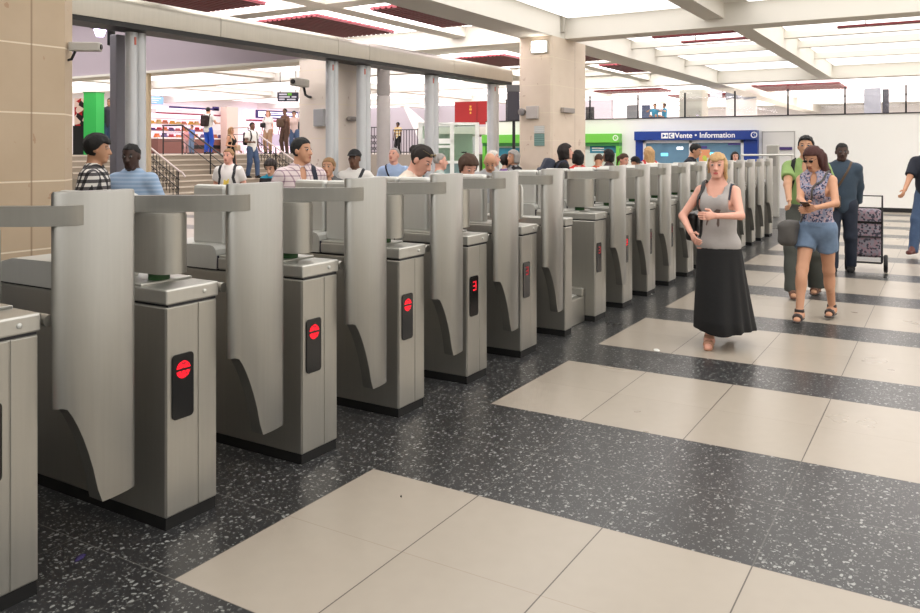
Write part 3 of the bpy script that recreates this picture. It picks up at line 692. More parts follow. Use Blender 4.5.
for k, (pa, c) in enumerate(((716, (.75, .77, .80)), (732, (.50, .52, .55)), (741, (.80, .82, .85)), (750, (.62, .66, .72)))):
    x = 25.5+.1*k; y, d = colX(pa, x)
    o = empty('hanging_shirt', (x, y, zat(83, d)), ('first pale', 'dark grey', 'whitish', 'blue grey')[k]+' garment hanging upstairs under the white beam', 'garment', 'garments hanging upstairs')
    MB().add([(-.03, -.25, 0), (-.03, .25, 0), (-.03, .33, -.3), (-.03, .2, -.26), (-.03, .2, -.55), (-.03, -.2, -.5), (-.03, -.2, -.26), (-.03, -.33, -.3), (.03, -.25, 0), (.03, .25, 0), (.03, .33, -.3), (.03, .2, -.26), (.03, .2, -.55), (.03, -.2, -.5), (.03, -.2, -.26), (.03, -.33, -.3)], [tuple(range(8)), tuple(range(15, 7, -1))]+[(i, 8+i, 8+(i+1) % 8, (i+1) % 8) for i in range(8)]).build('cloth', mat('garment_%d' % k, c, .8), o)
    MB().tube([(0, 0, 0), (0, 0, SZ-.03-zat(83, d))], .008, 6).build('hanger', DARKMET, o)
# ------------------------------------------------------------------ ticket gates
GY = .328
def notch(sv): 
    q = sv/.122
    return 1e9 if q < 0 else (.282+.375*max(0, 1-q**1.3)**(1/1.3) if q < 1 else .282)
def door_panel(par):
    # plan curve of the panel (gate coordinates), bulging towards the aisle
    ctr = []
    n = 16
    for i in range(n+1):
        t = i/n; x = .325+.262*t; y = -.015-.052*math.sin(math.pi*(.15+.60*t))
        ctr.append(Vector((x, y)))
    th = .030; fr, bk = [], []
    for i, p in enumerate(ctr):
        tg = (ctr[min(i+1, n)]-ctr[max(i-1, 0)]).normalized(); nn = Vector((tg.y, -tg.x)); fr.append(p+nn*th); bk.append(p-nn*th)
    # rounded vertical edges
    def cap(p, tg):
        nn = Vector((tg.y, -tg.x)); return [p+nn*th*math.cos(a)+tg*th*math.sin(a) for a in (R(30), R(60), R(90), R(120), R(150))]
    tg1 = (ctr[-1]-ctr[-2]).normalized(); tg0 = (ctr[0]-ctr[1]).normalized()
    loop = fr+cap(ctr[-1], tg1)+bk[::-1]+[Vector(q) for q in cap(ctr[0], tg0)[::1]]
    # start cap must run from the back to the front side
    c0 = cap(ctr[0], tg0); loop = fr+cap(ctr[-1], tg1)+bk[::-1]+c0
    def s_of(p): return max(0, (p.x-.325)*1.03)
    ZT = 1.425; vs = []; m = len(loop)
    for p in loop: vs.append((p.x, p.y, ZT-.004))
    for p in loop: vs.append((p.x, p.y, notch(s_of(p))))
    fs = [(i, m+i, m+(i+1) % m, (i+1) % m) for i in range(m)]
    N1 = n+1; off = N1+5
    def strip(o, flip):
        out = []
        for i in range(n):
            a, b = i, i+1; c, d = off+n-i-1, off+n-i
            q = (o+a, o+b, o+c, o+d); out.append(q if not flip else q[::-1])
        out.append(tuple(o+k for k in ([n]+list(range(N1, N1+5))+[off]))[::(1 if not flip else -1)])
        out.append(tuple(o+k for k in ([off+n]+list(range(off+N1, off+N1+5))+[0]))[::(1 if not flip else -1)])
        return out
    # domed top
    inner = []
    cen = sum(loop, Vector((0, 0)))/m
    for p in loop:
        inner.append((p.x+(cen.x-p.x)*.03, p.y+(cen.y-p.y)*.12, ZT+.004))
    o2 = len(vs); vs += inner
    fs += [(i, (i+1) % m, o2+(i+1) % m, o2+i) for i in range(m)]
    fs += strip(o2, False)+strip(m, True)
    mb = MB(); mb.add(vs, fs, True)
    for k in range(len(fs)-2*(n+2), len(fs)): mb.sm[k] = False
    o = mb.build('door_panel', STEEL_P, par)
    return o
def ribbon(path, th, z0, z1, mb):
    P = [Vector(p) for p in path]; n = len(P); a, b = [], []
    for i, p in enumerate(P):
        t = (P[min(i+1, n-1)]-P[max(i-1, 0)]).normalized(); nn = Vector((t.y, -t.x)); a.append(p+nn*th); b.append(p-nn*th)
    vs = []
    for q in (a, b): vs += [(p.x, p.y, z) for p in q for z in (z0, z1)]
    fs = []
    for i in range(n-1):
        A = 2*i; B = 2*n+2*i
        fs += [(A, A+2, A+3, A+1), (B, B+1, B+3, B+2), (A+1, A+3, B+3, B+1), (A, B, B+2, A+2)]
    fs += [(0, 1, 2*n+1, 2*n), (2*n-2, 4*n-2, 4*n-1, 2*n-1)]
    mb.add(vs, fs, True); return mb
LEDS = [emitm('led_red_bright', (1, .03, .12), 1.5), emitm('led_red_dim', (.85, .08, .14), .55), emitm('led_red_faint', (.62, .08, .12), .25)]
def led_material(src, name):
    if (name,) in MC: return MC[(name,)]
    m = src.copy(); m.name = name; nt = m.node_tree; b = nt.nodes['Principled BSDF']; st_ = b.inputs['Emission Strength'].default_value
    tc = N(nt, 'ShaderNodeTexCoord'); n = N(nt, 'ShaderNodeTexNoise'); n.inputs['Scale'].default_value = 95; nt.links.new(tc.outputs['Object'], n.inputs['Vector'])
    g = G(nt); nt.links.new(g.m('MULTIPLY', g.m('MULTIPLY_ADD', g.m('GREATER_THAN', n.outputs['Fac'], .44), .75, .25), st_), b.inputs['Emission Strength'])
    b.inputs['Base Color'].default_value = (.08, .0, .01, 1); MC[(name,)] = m; return m
LEDM = [led_material(l, 'led_%d' % i) for i, l in enumerate(LEDS)]
def make_gate(shape='no_entry'):
    g = empty('ticket_gate', (0, 0, 0), 'x', 'ticket gate', 'steel ticket gates in the row')
    MB().box((.003, .008, 0), (.267, 1.56, .052)).build('plinth', RUBBER, g)
    W = .27
    mb = MB().box((0, .004, .05), (W, 1.60, .927), .008)
    mb.box((.004, 0, .056), (.163, .02, .922), .003).box((.168, 0, .056), (W-.004, .02, .922), .003)
    mb.build('cabinet', STEEL, g)
    mb = MB().box((-.005, -.006, .936), (W+.005, .60, 1.0), .007); mb.box((.0, .16, .998), (W, .598, 1.012), .005)
    lid = mb.build('lid', steel('lid_steel', (.76, .755, .73), .36, .06), g)
    MB().lathe([(.010, 0), (.010, .004), (.006, .007)], (0, 0, 0), 12, Matrix.Translation((.195, -.006, .968)) @ Matrix.Rotation(R(90), 4, 'X')).build('lid_screw', STEEL_L, lid)
    MB().box((.008, .0, .926), (W-.008, 1.58, .938)).build('lid_joint', DARKMET, g)
    # raised reader housing at the entry side, with rounded back
    pf = [(.612, .936), (1.595, .936)]+[(1.595-.09+.09*math.cos(R(a)), .936+.06*math.sin(R(a))) for a in (30, 60, 90)]+[(1.30, 1.012), (1.12, 1.055), (.72, 1.062)]+[(.612+.045-.045*math.sin(R(a)), 1.017+.045*math.cos(R(a))) for a in (0, 30, 60, 90)]
    Mx = Matrix(((0, 0, 1, 0), (1, 0, 0, 0), (0, 1, 0, 0), (0, 0, 0, 1)))
    MB().prism(pf, -.004, W+.004, Mx).build('reader_housing', STEEL_L, g)
    MB().box((.002, .600, .94), (W-.002, .612, 1.008)).build('housing_joint', mat('blue_black_seal', (.10, .09, .17), .5), g)
    # display
    d = MB().prism(rrect(.026, .136, .450, .722, .018), -.001, .006, Matrix(((1, 0, 0, 0), (0, 0, -1, .0), (0, 1, 0, 0), (0, 0, 0, 1)))).build('display', mat('display_black', (.025, .025, .028), .18), g)
    def disc(z, r, y, bar):
        mb = MB()
        up = [(.081+r*math.cos(a), z+r*math.sin(a)) for a in [math.pi*k/12 for k in range(13)]]
        for sg in (1, -1):
            a0 = math.asin(bar/r); pts = [(.081+r*math.cos(a0+(math.pi-2*a0)*k/12), z+sg*r*math.sin(a0+(math.pi-2*a0)*k/12)) for k in range(13)]
            if sg > 0: pts = pts[::-1]
            n0 = len(mb.v); mb.v += [(x, y, q) for x, q in pts]; mb.f.append(tuple(range(n0+12, n0-1, -1))); mb.sm.append(False)
        return mb
    return g, d, disc
DISP_N = 0
def gate_symbol(d, disc, shape, lv):
    if shape == 'no_entry': disc(.655, .037, -.0075, .005).build('no_entry_symbol', LEDM[lv], d)
    else:
        mb = MB()
        for q in range(3): mb.box((.064, -.0075, .622+.027*q), (.106, -.0065, .632+.027*q))
        mb.box((.096, -.0075, .622), (.106, -.0065, .686)); mb.build('red_digit', LEDM[lv], d)
def add_swing(g):
    MB().lathe([(.046, .0), (.046, .052)], (.13, .21, .995), 24).build('neck', GREEN, g)
    hd = MB(); pl = rrect(.055, .205, .075, .335, .07, 6)
    hd.prism(pl, 1.045, 1.298, None, True)
    hd.prism([(.13+(x-.13)*.95, .205+(y-.205)*.97) for x, y in pl], 1.298, 1.306)
    hd.build('swing_head', STEEL, g)
    mb = MB(); ribbon([(.02, .30), (.08, .262), (.14, .19), (.20, .10), (.25, .022), (.29, -.026), (.33, -.052), (.36, -.062), (.39, -.063), (.42, -.055), (.45, -.040)], .024, 1.308, 1.38, mb)
    mb.build('swing_arm', STEEL_P, g)
    door_panel(g)
def add_rear(g):
    mb = MB().box((.07, .375, 1.0), (.16, .625, 1.385), .02)
    mb.box((.08, .64, 1.05), (.15, .90, 1.385), .02)
    mb.build('rear_flap', STEEL_L, g)
    MB().tube([(.308, .0, .965), (.308, .62, .965)], .022, 12).tube([(.26, .12, .965), (.308, .12, .965)], .011, 8).tube([(.26, .5, .965), (.308, .5, .965)], .011, 8).build('side_rail', STEEL, g)
g0, d0, disc0 = make_gate(); add_swing(g0); add_rear(g0)
GX = [-.585, .23, 1.05, 1.88, 2.67, 3.47, None, 4.97, 5.71, 6.47, 7.26, 8.03, 8.80, 9.57, 10.34, 11.11, 11.88, 12.65, 13.42]
ORD = ['first', 'second', 'third', 'fourth', 'fifth', 'sixth', 'seventh', 'eighth', 'ninth', 'tenth', 'eleventh', 'twelfth', 'thirteenth', 'fourteenth', 'fifteenth', 'sixteenth', 'seventeenth', 'eighteenth', 'nineteenth']
SH = ['no_entry']*4+['digit', 'digit', None, 'digit', 'digit', 'digit', 'digit', 'digit']+['digit']*8
LV = [0, 0, 0, 0, 0, 1, None, 1, 0, 2, 2, 1]+[2]*8
DESC = {0: 'steel ticket gate at the start of the row, cut off by the photo edge',
        1: 'second steel ticket gate of the row, largest bright red no entry light',
        2: 'steel ticket gate with a bright red no entry light, third of the row',
        3: 'steel ticket gate with a bright red no entry light, fourth of the row',
        4: 'steel ticket gate with a red curl shaped light, fifth of the row',
        5: 'steel ticket gate with a dim red light, just before the narrow end post',
        7: 'steel ticket gate with its whole side bare, just past the narrow end post',
        8: 'steel ticket gate with a bright red digit, eighth cabinet with a display in the row'}
for i, x in enumerate(GX):
    if x is None: continue
    g = g0 if i == 0 else copy_tree(g0); g.location = (x, GY, 0)
    g['label'] = DESC.get(i, 'far steel ticket gate, %s of the row counted from the stone pillar end' % ORD[i])
for i, g in [(i, next(o for o in COL.objects if o.name.startswith('ticket_gate') and o.parent is None and abs(o.location.x-x) < 1e-4)) for i, x in enumerate(GX) if x is not None]:
    d = next(c for c in g.children if c.name.startswith('display')); gate_symbol(d, disc0, SH[i], LV[i])
    if i == len(GX)-1:
        for c in list(g.children):
            if c.name.split('.')[0] in ('swing_arm', 'door_panel'): bpy.data.objects.remove(c)
# narrow end post and low housing of the wide lane
ep = empty('gate_end_post', (4.29, GY, 0), 'narrow steel end post of the first gate bank, without a display', 'gate post')
MB().box((.003, .008, 0), (.142, 1.56, .052)).build('plinth', RUBBER, ep); MB().box((0, 0, .05), (.145, 1.6, .927), .008).build('cabinet', STEEL, ep)
MB().box((-.003, -.005, .936), (.148, 1.6, 1.0), .007).build('lid', steel('lid_steel', (.76, .755, .73)), ep); MB().box((.005, .0, .925), (.14, 1.59, .938)).build('lid_joint', DARKMET, ep)
MB().tube([(.07, .46, 1.0), (.07, .46, 1.22)]+[(.07, .54-.08*math.cos(a), 1.22+.08*math.sin(a)) for a in (R(30), R(60), R(90))]+[(.07, .95, 1.30), (.07, 1.0, 1.27), (.07, 1.02, 1.22), (.07, 1.02, 1.0)], .026, 12).build('hand_rail', STEEL_L, ep)
lh = empty('lane_housing', (4.70, GY+.1, 0), 'low steel housing closing the lane between the narrow end post and the next gate', 'lane housing')
MB().box((-.26, .0, 0), (.262, 1.0, .235), .01).build('body', STEEL, lh); MB().box((-.20, .05, .235), (.2, .9, .25), .01).build('raised_lid', STEEL_L, lh)
MB().box((.20, -.002, .235), (.262, 1.0, .31), .01).build('end_lip', STEEL, lh)
# ------------------------------------------------------------------ people: signed-distance bodies meshed with surface nets
def V(*a): return np.array(a, float)
def unit(v): return v/(np.linalg.norm(v)+1e-9)
def rcone(a, b, ra, rb, lat=None, k=1.):
    a, b = np.asarray(a, float), np.asarray(b, float); ba = b-a; L2 = max(1e-9, ba@ba)
    def f(P):
        q = P-a; t = np.clip(q@ba/L2, 0, 1); v = q-t[:, None]*ba
        if lat is not None:
            c = v@lat; v = v-np.outer(c, lat)*(1-1/k)
        return np.sqrt((v*v).sum(1))-(ra+(rb-ra)*t)
    return f
def ell(c, r, A=None):
    c = np.asarray(c, float); r = np.asarray(r, float)
    def f(P):
        q = P-c
        if A is not None: q = q@A.T
        k0 = np.sqrt(((q/r)**2).sum(1)); k1 = np.sqrt(((q/(r*r))**2).sum(1))
        return k0*(k0-1)/np.maximum(k1, 1e-6)
    return f
def smin(a, b, k):
    h = np.maximum(k-np.abs(a-b), 0)/k; return np.minimum(a, b)-h*h*k*.25
def union(fs, k=.03):
    def f(P):
        d = fs[0](P)
        for g in fs[1:]: d = smin(d, g(P), k)
        return d
    return f
def cut(f, n, c):   # keep the side where (p-c).n < 0
    n = unit(np.asarray(n, float)); c = np.asarray(c, float)
    return lambda P: np.maximum(f(P), (P-c)@n)
def sub(f, g): return lambda P: np.maximum(f(P), -g(P))
def infl(f, o): return lambda P: f(P)-o
def snets(f, lo, hi, h):
    lo = np.asarray(lo, float); n = np.maximum(4, np.ceil((np.asarray(hi)-lo)/h).astype(int)+1)
    cf = 4; nc = (n-1)//cf+2
    g = np.stack(np.meshgrid(*[np.arange(k) for k in nc], indexing='ij'), -1).reshape(-1, 3)
    dc = f(lo+g*h*cf).reshape(nc)
    up = dc
    for ax in range(3): up = np.repeat(up, cf, axis=ax)
    # nearest coarse sample is at most sqrt(3)*cf*h away
    F = up[:n[0], :n[1], :n[2]].copy(); mk = np.abs(F) < 1.85*cf*h
    idx = np.argwhere(mk); F[mk] = f(lo+idx*h)
    ins = F < 0
    c8 = [(i, j, k) for i in (0, 1) for j in (0, 1) for k in (0, 1)]
    s = tuple(n-1); cnt = np.zeros(s, int)
    for i, j, k in c8: cnt += ins[i:i+s[0], j:j+s[1], k:k+s[2]]
    act = (cnt > 0) & (cnt < 8); cid = -np.ones(s, int); ca = np.argwhere(act); cid[act] = np.arange(len(ca))
    acc = np.zeros((len(ca), 3)); num = np.zeros(len(ca))
    vals = {c: F[ca[:, 0]+c[0], ca[:, 1]+c[1], ca[:, 2]+c[2]] for c in c8}
    for c in c8:
        for ax in range(3):
            if c[ax]: continue
            e = list(c); e[ax] = 1; e = tuple(e); a, b = vals[c], vals[e]; m = (a < 0) != (b < 0)
            t = np.where(m, a/np.where(m, a-b, 1), 0); p = np.tile(np.array(c, float), (len(ca), 1)); p[:, ax] += t
            acc[m] += p[m]; num[m] += 1
    vs = lo+(ca+acc/np.maximum(num, 1)[:, None])*h
    quads = []
    for ax in range(3):
        sl0 = [slice(None)]*3; sl1 = [slice(None)]*3; sl0[ax] = slice(0, -1); sl1[ax] = slice(1, None)
        a = ins[tuple(sl0)]; b = ins[tuple(sl1)]; e = np.argwhere(a != b)
        u, w = [(1, 2), (2, 0), (0, 1)][ax]
        ok = (e[:, u] > 0) & (e[:, w] > 0) & (e[:, u] < s[u]) & (e[:, w] < s[w]) & (e[:, ax] < s[ax]); e = e[ok]
        if not len(e): continue
        def at_(du, dw):
            q = e.copy(); q[:, u] -= du; q[:, w] -= dw; return cid[q[:, 0], q[:, 1], q[:, 2]]
        q = np.stack([at_(1, 1), at_(0, 1), at_(0, 0), at_(1, 0)], 1); fl = ~a[e[:, 0], e[:, 1], e[:, 2]]
        q[fl] = q[fl][:, ::-1]; quads.append(q[(q >= 0).all(1)])
    return vs, (np.concatenate(quads) if quads else np.zeros((0, 4), int))
def mesh_np(name, vs, qs, mats, midx=None, parent=None):
    me = bpy.data.meshes.new(name); me.vertices.add(len(vs)); me.vertices.foreach_set('co', np.asarray(vs, np.float32).ravel())
    me.loops.add(len(qs)*4); me.loops.foreach_set('vertex_index', np.asarray(qs, np.int32).ravel())
    me.polygons.add(len(qs)); me.polygons.foreach_set('loop_start', np.arange(0, len(qs)*4, 4, dtype=np.int32))
    me.update(calc_edges=True); me.polygons.foreach_set('use_smooth', np.ones(len(qs), bool))
    for m in mats: me.materials.append(m)
    if midx is not None: me.polygons.foreach_set('material_index', np.asarray(midx, np.int32))
    me.validate(); me.update()
    o = bpy.data.objects.new(name, me); COL.objects.link(o)
    if parent is not None: o.parent = parent
    return o
def ik(a, t, l1, l2, pole):
    d = t-a; L = np.linalg.norm(d); L = min(L, (l1+l2)*.998); dn = unit(d); x = (l1*l1-l2*l2+L*L)/(2*L); h = math.sqrt(max(0, l1*l1-x*x))
    pl = pole-dn*(pole@dn); return a+dn*x+unit(pl)*h, a+dn*L
SKIN = {'light': (.86, .68, .58), 'tan': (.78, .58, .46), 'pink': (.88, .66, .58), 'brown': (.42, .29, .22), 'dark': (.27, .19, .16), 'olive': (.74, .56, .44)}
def skin(k): return mat('skin_'+k, SKIN[k], .55, noise=.04, scale=12)
def cloth(rgb, rough=.85): return mat('cloth_%02d_%02d_%02d' % tuple(int(c*99) for c in rgb), rgb, rough, noise=.07, scale=25, bump=.15)
HAIRC = {'black': (.05, .045, .045), 'dkbrown': (.12, .085, .07), 'brown': (.27, .18, .12), 'auburn': (.25, .11, .09), 'blonde': (.74, .60, .42), 'dkblonde': (.58, .45, .30), 'grey': (.62, .60, .58), 'white': (.85, .83, .80)}
def hairm(k): return mat('hair_'+k, HAIRC[k], .72, noise=.25, scale=55, bump=.4)

class Person:
    def __init__(s, loc, face, H=1.72, female=False, lean=0., twist=0., hyaw=0., hpitch=0., htilt=0., lh=None, rh=None, lf=None, rf=None, lfy=0., rfy=0., skinc='light', res=.014, detail=1, girth=1., belly=0., le=None, re=None, lk=None, rk=None, z0=0., crouch=0.):
        k = H/1.75; s.k = k; s.H = H; s.res = res; s.fem = female; s.skinc = skinc; s.loc = loc; s.face = face; s.detail = detail; s.z0 = z0
        X = V(1, 0, 0)
        s.P = V(0, 0, .93*k-crouch); s.u = unit(V(0, math.sin(R(lean)), math.cos(R(lean))))
        up = s.u; tw = R(twist); s.rt = V(math.cos(tw), math.sin(tw), 0); s.fw = np.cross(up, s.rt)
        s.chest = s.P+up*.34*k; s.nb = s.P+up*.53*k
        sw = (.148 if female else .168)*k*girth**.4
        s.shL = s.P+up*.465*k-s.rt*sw; s.shR = s.P+up*.465*k+s.rt*sw
        # head frame
        hy, hp, ht = R(hyaw), R(hpitch), R(htilt)
        Rz = np.array(((math.cos(hy), -math.sin(hy), 0), (math.sin(hy), math.cos(hy), 0), (0, 0, 1)))
        Rx = np.array(((1, 0, 0), (0, math.cos(hp), -math.sin(hp)), (0, math.sin(hp), math.cos(hp))))
        Ry = np.array(((math.cos(ht), 0, math.sin(ht)), (0, 1, 0), (-math.sin(ht), 0, math.cos(ht))))
        s.HM = Rz @ Rx @ Ry                                  # columns: head right, forward, up
        nu = unit(up*.75+V(0, 0, .25)); s.hc = s.nb+nu*.085*k+s.HM @ V(0, .022*k, .082*k)
        s.hk = .98*k if H > 1.5 else k*1.06
        g = girth
        # limbs
        s.hipL = s.P+V(-.088*k, 0, -.02*k); s.hipR = s.P+V(.088*k, 0, -.02*k)
        lf = V(-.10, 0, 0) if lf is None else V(*lf); rf = V(.10, 0, 0) if rf is None else V(*rf)
        s.anL0 = lf*V(k, k, k)+V(0, 0, .085*k); s.anR0 = rf*V(k, k, k)+V(0, 0, .085*k)
        s.knL, s.anL = ik(s.hipL, s.anL0, .425*k, .42*k, V(*(lk or (-.15, 1, 0)))); s.knR, s.anR = ik(s.hipR, s.anR0, .425*k, .42*k, V(*(rk or (.15, 1, 0))))
        s.fdL = V(math.sin(R(lfy)), math.cos(R(lfy)), 0); s.fdR = V(math.sin(R(rfy)), math.cos(R(rfy)), 0)
        lh = V(-.24, .06, .86) if lh is None else V(*lh); rh = V(.24, .06, .86) if rh is None else V(*rh)
        s.elL, s.wrL = ik(s.shL, lh*k, .285*k, .25*k, V(*(le or (-.4, -1, -.3)))); s.elR, s.wrR = ik(s.shR, rh*k, .285*k, .25*k, V(*(re or (.4, -1, -.3))))
        # primitives
        P, ch, fw, rt = s.P, s.chest, s.fw, s.rt; F = V(0, 1, 0)
        A = np.stack([rt, fw, up])
        hw = (.170 if female else .160)*g; s.hipw = hw+.014
        s.torso = [ell(P+V(0, -.012*k, -.02*k), V(hw, .118*g, .135)*k), ell(P+up*.16*k+fw*(.01*k+belly*.5*k), V((.135 if female else .148)*g, .098*g+belly, .17)*k, A),
                   ell(ch+fw*.0, V((.150 if female else .168)*g, .108*g, .175)*k, A), rcone(s.shL+rt*.02*k, s.shR-rt*.02*k, .056*k, .056*k, up, .95), rcone(ch+up*.10*k, s.nb+up*.0, .085*k, .055*k, rt, 1.5)]
        if female:
            for sg in (-1, 1): s.torso.append(ell(ch+fw*.085*k+rt*sg*.068*k+up*.015*k, V(.066, .06, .066)*k*g**.7))
        s.torso_f = union(s.torso, .05*k)
        ar = (.040 if female else .048)*k*g**.6
        s.armL = [rcone(s.shL, s.elL, ar*1.12, ar*.82), rcone(s.elL, s.wrL, ar*.84, ar*.56)]; s.armR = [rcone(s.shR, s.elR, ar*1.12, ar*.82), rcone(s.elR, s.wrR, ar*.84, ar*.56)]
        s.ar = ar; lr = (.088 if female else .085)*k*g**.7
        def leg(h, kn, an, fd):
            calf = kn+(an-kn)*.30-unit(np.cross(V(1, 0, 0), an-kn))*(-.014*k)
            return [rcone(h, kn, lr, .054*k), rcone(kn, an, .053*k, .034*k), ell(calf, V(.05, .052, .11)*k), rcone(an+V(0, 0, -.01*k), an+fd*(-.045*k)+V(0, 0, -.05*k), .034*k, .032*k), rcone(an+fd*.0+V(0, 0, -.035*k), an+fd*.135*k+V(0, 0, -.062*k), .036*k, .022*k, np.cross(fd, V(0, 0, 1)), 1.35)]
        s.legL = leg(s.hipL, s.knL, s.anL, s.fdL); s.legR = leg(s.hipR, s.knR, s.anR, s.fdR)
        # head
        hk = s.hk; M = s.HM
        def hp_(x, y, z): return s.hc+M @ (V(x, y, z)*hk)
        s.hp = hp_; Ah = M.T
        s.cran = ell(hp_(0, -.012, .03), V(.074, .093, .086)*hk, Ah)
        hd = [s.cran, ell(hp_(0, .022, -.035), V(.060 if female else .064, .066, .078)*hk, Ah), rcone(hp_(-.018, .062, -.098), hp_(.018, .062, -.098), .019*hk, .019*hk)]
        s.head_s = union(hd, .03*hk)
        nose = union([rcone(hp_(0, .088, .008), hp_(0, .104, -.030), .007*hk, .0125*hk), rcone(hp_(-.010, .094, -.034), hp_(.010, .094, -.034), .009*hk, .009*hk)], .012*hk)
        ears = [ell(hp_(sg*.077, -.008, -.008), V(.011, .021, .031)*hk, Ah) for sg in (-1, 1)]
        lips = [rcone(hp_(-.017, .080, -.0605), hp_(.017, .080, -.0605), .0085*hk, .0085*hk), rcone(hp_(-.015, .079, -.072), hp_(.015, .079, -.072), .009*hk, .009*hk)]
        sock = [ell(hp_(sg*.031, .098, .010), V(.021, .016, .014)*hk, Ah) for sg in (-1, 1)]; eye = [ell(hp_(sg*.031, .0745, .009), V(.015, .013, .012)*hk, Ah) for sg in (-1, 1)]
        neck = [rcone(s.nb-up*.03*k, hp_(0, -.022, -.06), (.050 if female else .056)*k, (.047 if female else .054)*k)]
        s.neck = neck
        def headf(Q):
            d = s.head_s(Q); d = smin(d, nose(Q), .014*hk)
            for e in sock: d = -smin(-d, e(Q), .014*hk)
            for e in eye: d = smin(d, e(Q), .004*hk)
            for e in lips: d = smin(d, e(Q), .008*hk)
            for e in ears: d = smin(d, e(Q), .010*hk)
            return d
        s.headf = headf
        # hands
        s.hands = []
        for wr, el, sg in ((s.wrL, s.elL, -1), (s.wrR, s.elR, 1)): s.hands.append(s.hand(wr, unit(wr-el), sg))
        body = s.torso+s.neck; legs = s.legL+s.legR
        tf, lf_, af = union(body, .045*k), union(legs[:5], .03*k), union(legs[5:], .03*k)
        aL, aR = union(s.armL, .02*k), union(s.armR, .02*k)
        def bodyf(Q):
            d = smin(tf(Q), smin(lf_(Q), af(Q), .02*k), .04*k); d = smin(d, aL(Q), .03*k); d = smin(d, aR(Q), .03*k); d = smin(d, headf(Q), .022*k)
            for h in s.hands: d = smin(d, h['f'](Q), .012*k)
            return d
        s.bodyf = bodyf
    def hand(s, wr, d, sg, curl=None):
        k = s.k; cu = s.curl if hasattr(s, 'curl') else .55
        th = V(0, 0, 1) if abs(d[2]) < .75 else V(0, 1, 0)          # thumb side: up for level forearms, forward for hanging ones
        th = unit(th-d*(th@d)); n = unit(np.cross(d, th))*sg         # n: towards the back or the palm
        inw = -n if (abs(d[2]) >= .75 and (n[0]*sg > 0)) or (abs(d[2]) < .75) else n
        if abs(d[2]) >= .75: inw = unit(V(-sg, 0, 0)-d*(V(-sg, 0, 0)@d))
        else: inw = unit(np.cross(d, th)); inw = inw if inw@(V(0, -1, 0)) > 0 or abs(inw[1]) < .3 else -inw
        fs = [rcone(wr+d*.01*k, wr+d*.075*k, .026*k, .034*k, inw, .5)]
        for q, ln in ((-1.5, .062), (-.5, .074), (.5, .079), (1.5, .072)):
            b = wr+d*.085*k+th*q*.0185*k; d1 = unit(d*math.cos(cu*.6)+inw*math.sin(cu*.6)); d2 = unit(d*math.cos(cu*1.7)+inw*math.sin(cu*1.7)); m = b+d1*ln*.5*k
            fs += [rcone(b-d*.02*k, m, .0092*k, .0085*k), rcone(m, m+d2*ln*.55*k, .0085*k, .007*k)]
        tb = wr+d*.03*k+th*.026*k; tm = tb+unit(d*.7+th*.6+inw*.35)*.042*k
        fs += [rcone(tb-th*.01*k, tm, .0125*k, .0105*k), rcone(tm, tm+unit(d*.9+th*.15+inw*.35)*.032*k, .0105*k, .008*k)]
        return {'f': union(fs, .007*k), 'c': wr+d*.09*k, 'w': wr, 'd': d, 'th': th, 'in': inw}
    def bounds(s, pts, m):
        a = np.array(pts); return a.min(0)-m, a.max(0)+m
    def build_body(s, name='person', iris=(.08, .06, .05), brow='dkbrown', lip=None, beard=None):
        k, hk = s.k, s.hk; r = s.res
        lo, hi = s.bounds([s.P, s.chest, s.nb, s.shL, s.shR, s.elL, s.elR, s.wrL, s.wrR, s.knL, s.knR, s.anL, s.anR, s.anL+s.fdL*.15*k, s.anR+s.fdR*.15*k, s.hc, s.hands[0]['c'], s.hands[1]['c']], .20*k)
        lo[2] = max(lo[2], -.03)
        lo = lo.copy()
        boxes = []
        if s.detail >= 1:
            hr = min(r, .0065 if s.detail == 1 else .0045)
            boxes.append((s.hc-V(.125, .14, .128)*hk, s.hc+V(.125, .14, .14)*hk, hr))
            for h in s.hands: boxes.append((h['c']-.10*k, h['c']+.10*k, .0055 if s.detail == 1 else .0042))
        vs, qs = snets(s.bodyf, lo, hi, r); VS, QS = [], []
        cen = vs[qs].mean(1)
        keep = np.ones(len(qs), bool)
        for a, b, h in boxes: keep &= ~((cen > a+r*.6) & (cen < b-r*.6)).all(1)
        VS.append(vs); QS.append(qs[keep]); off = len(vs); done = []
        for a, b, h in boxes:
            v2, q2 = snets(s.bodyf, a, b, h)
            if len(q2):
                c2 = v2[q2].mean(1); kp = np.ones(len(q2), bool)
                for a2, b2 in done: kp &= ~((c2 > a2) & (c2 < b2)).all(1)
                VS.append(v2); QS.append(q2[kp]+off); off += len(v2)
            done.append((a, b))
        vs = np.concatenate(VS); qs = np.concatenate(QS); c = vs[qs].mean(1)
        q = (c-s.hc) @ s.HM/hk; mi = np.zeros(len(qs), int)          # head coordinates
        front = q[:, 1] > .055
        def near(x, z, rx, rz): return front & (((q[:, 0]-x)/rx)**2+((q[:, 2]-z)/rz)**2 < 1)
        for sg in (-1, 1):
            mi[near(sg*.031, .009, .0135, .0050)] = 1; mi[near(sg*.031, .009, .0085, .0056)] = 2; mi[near(sg*.031, .0155, .0150, .0022)] = 2
            mi[near(sg*.032, .030, .017, .0042)] = 3
        mi[near(0, -.066, .021, .0105)] = 4
        if beard is not None:
            mi[front & (q[:, 2] < -.045) & (mi == 0) & (np.linalg.norm(q, axis=1) < .16)] = 5
        sk = skin(s.skinc); lipc = lip or tuple(x*f for x, f in zip(SKIN[s.skinc], (.86, .66, .66)))
        mats = [sk, mat('eye_white', (.72, .68, .64), .4), mat('iris_dark', iris, .25), hairm(brow), mat('lips_%02d%02d' % (int(lipc[0]*99), int(lipc[1]*99)), lipc, .5), hairm(beard or 'dkbrown')]
        s.o = mesh_np(name, vs, qs, mats, mi)
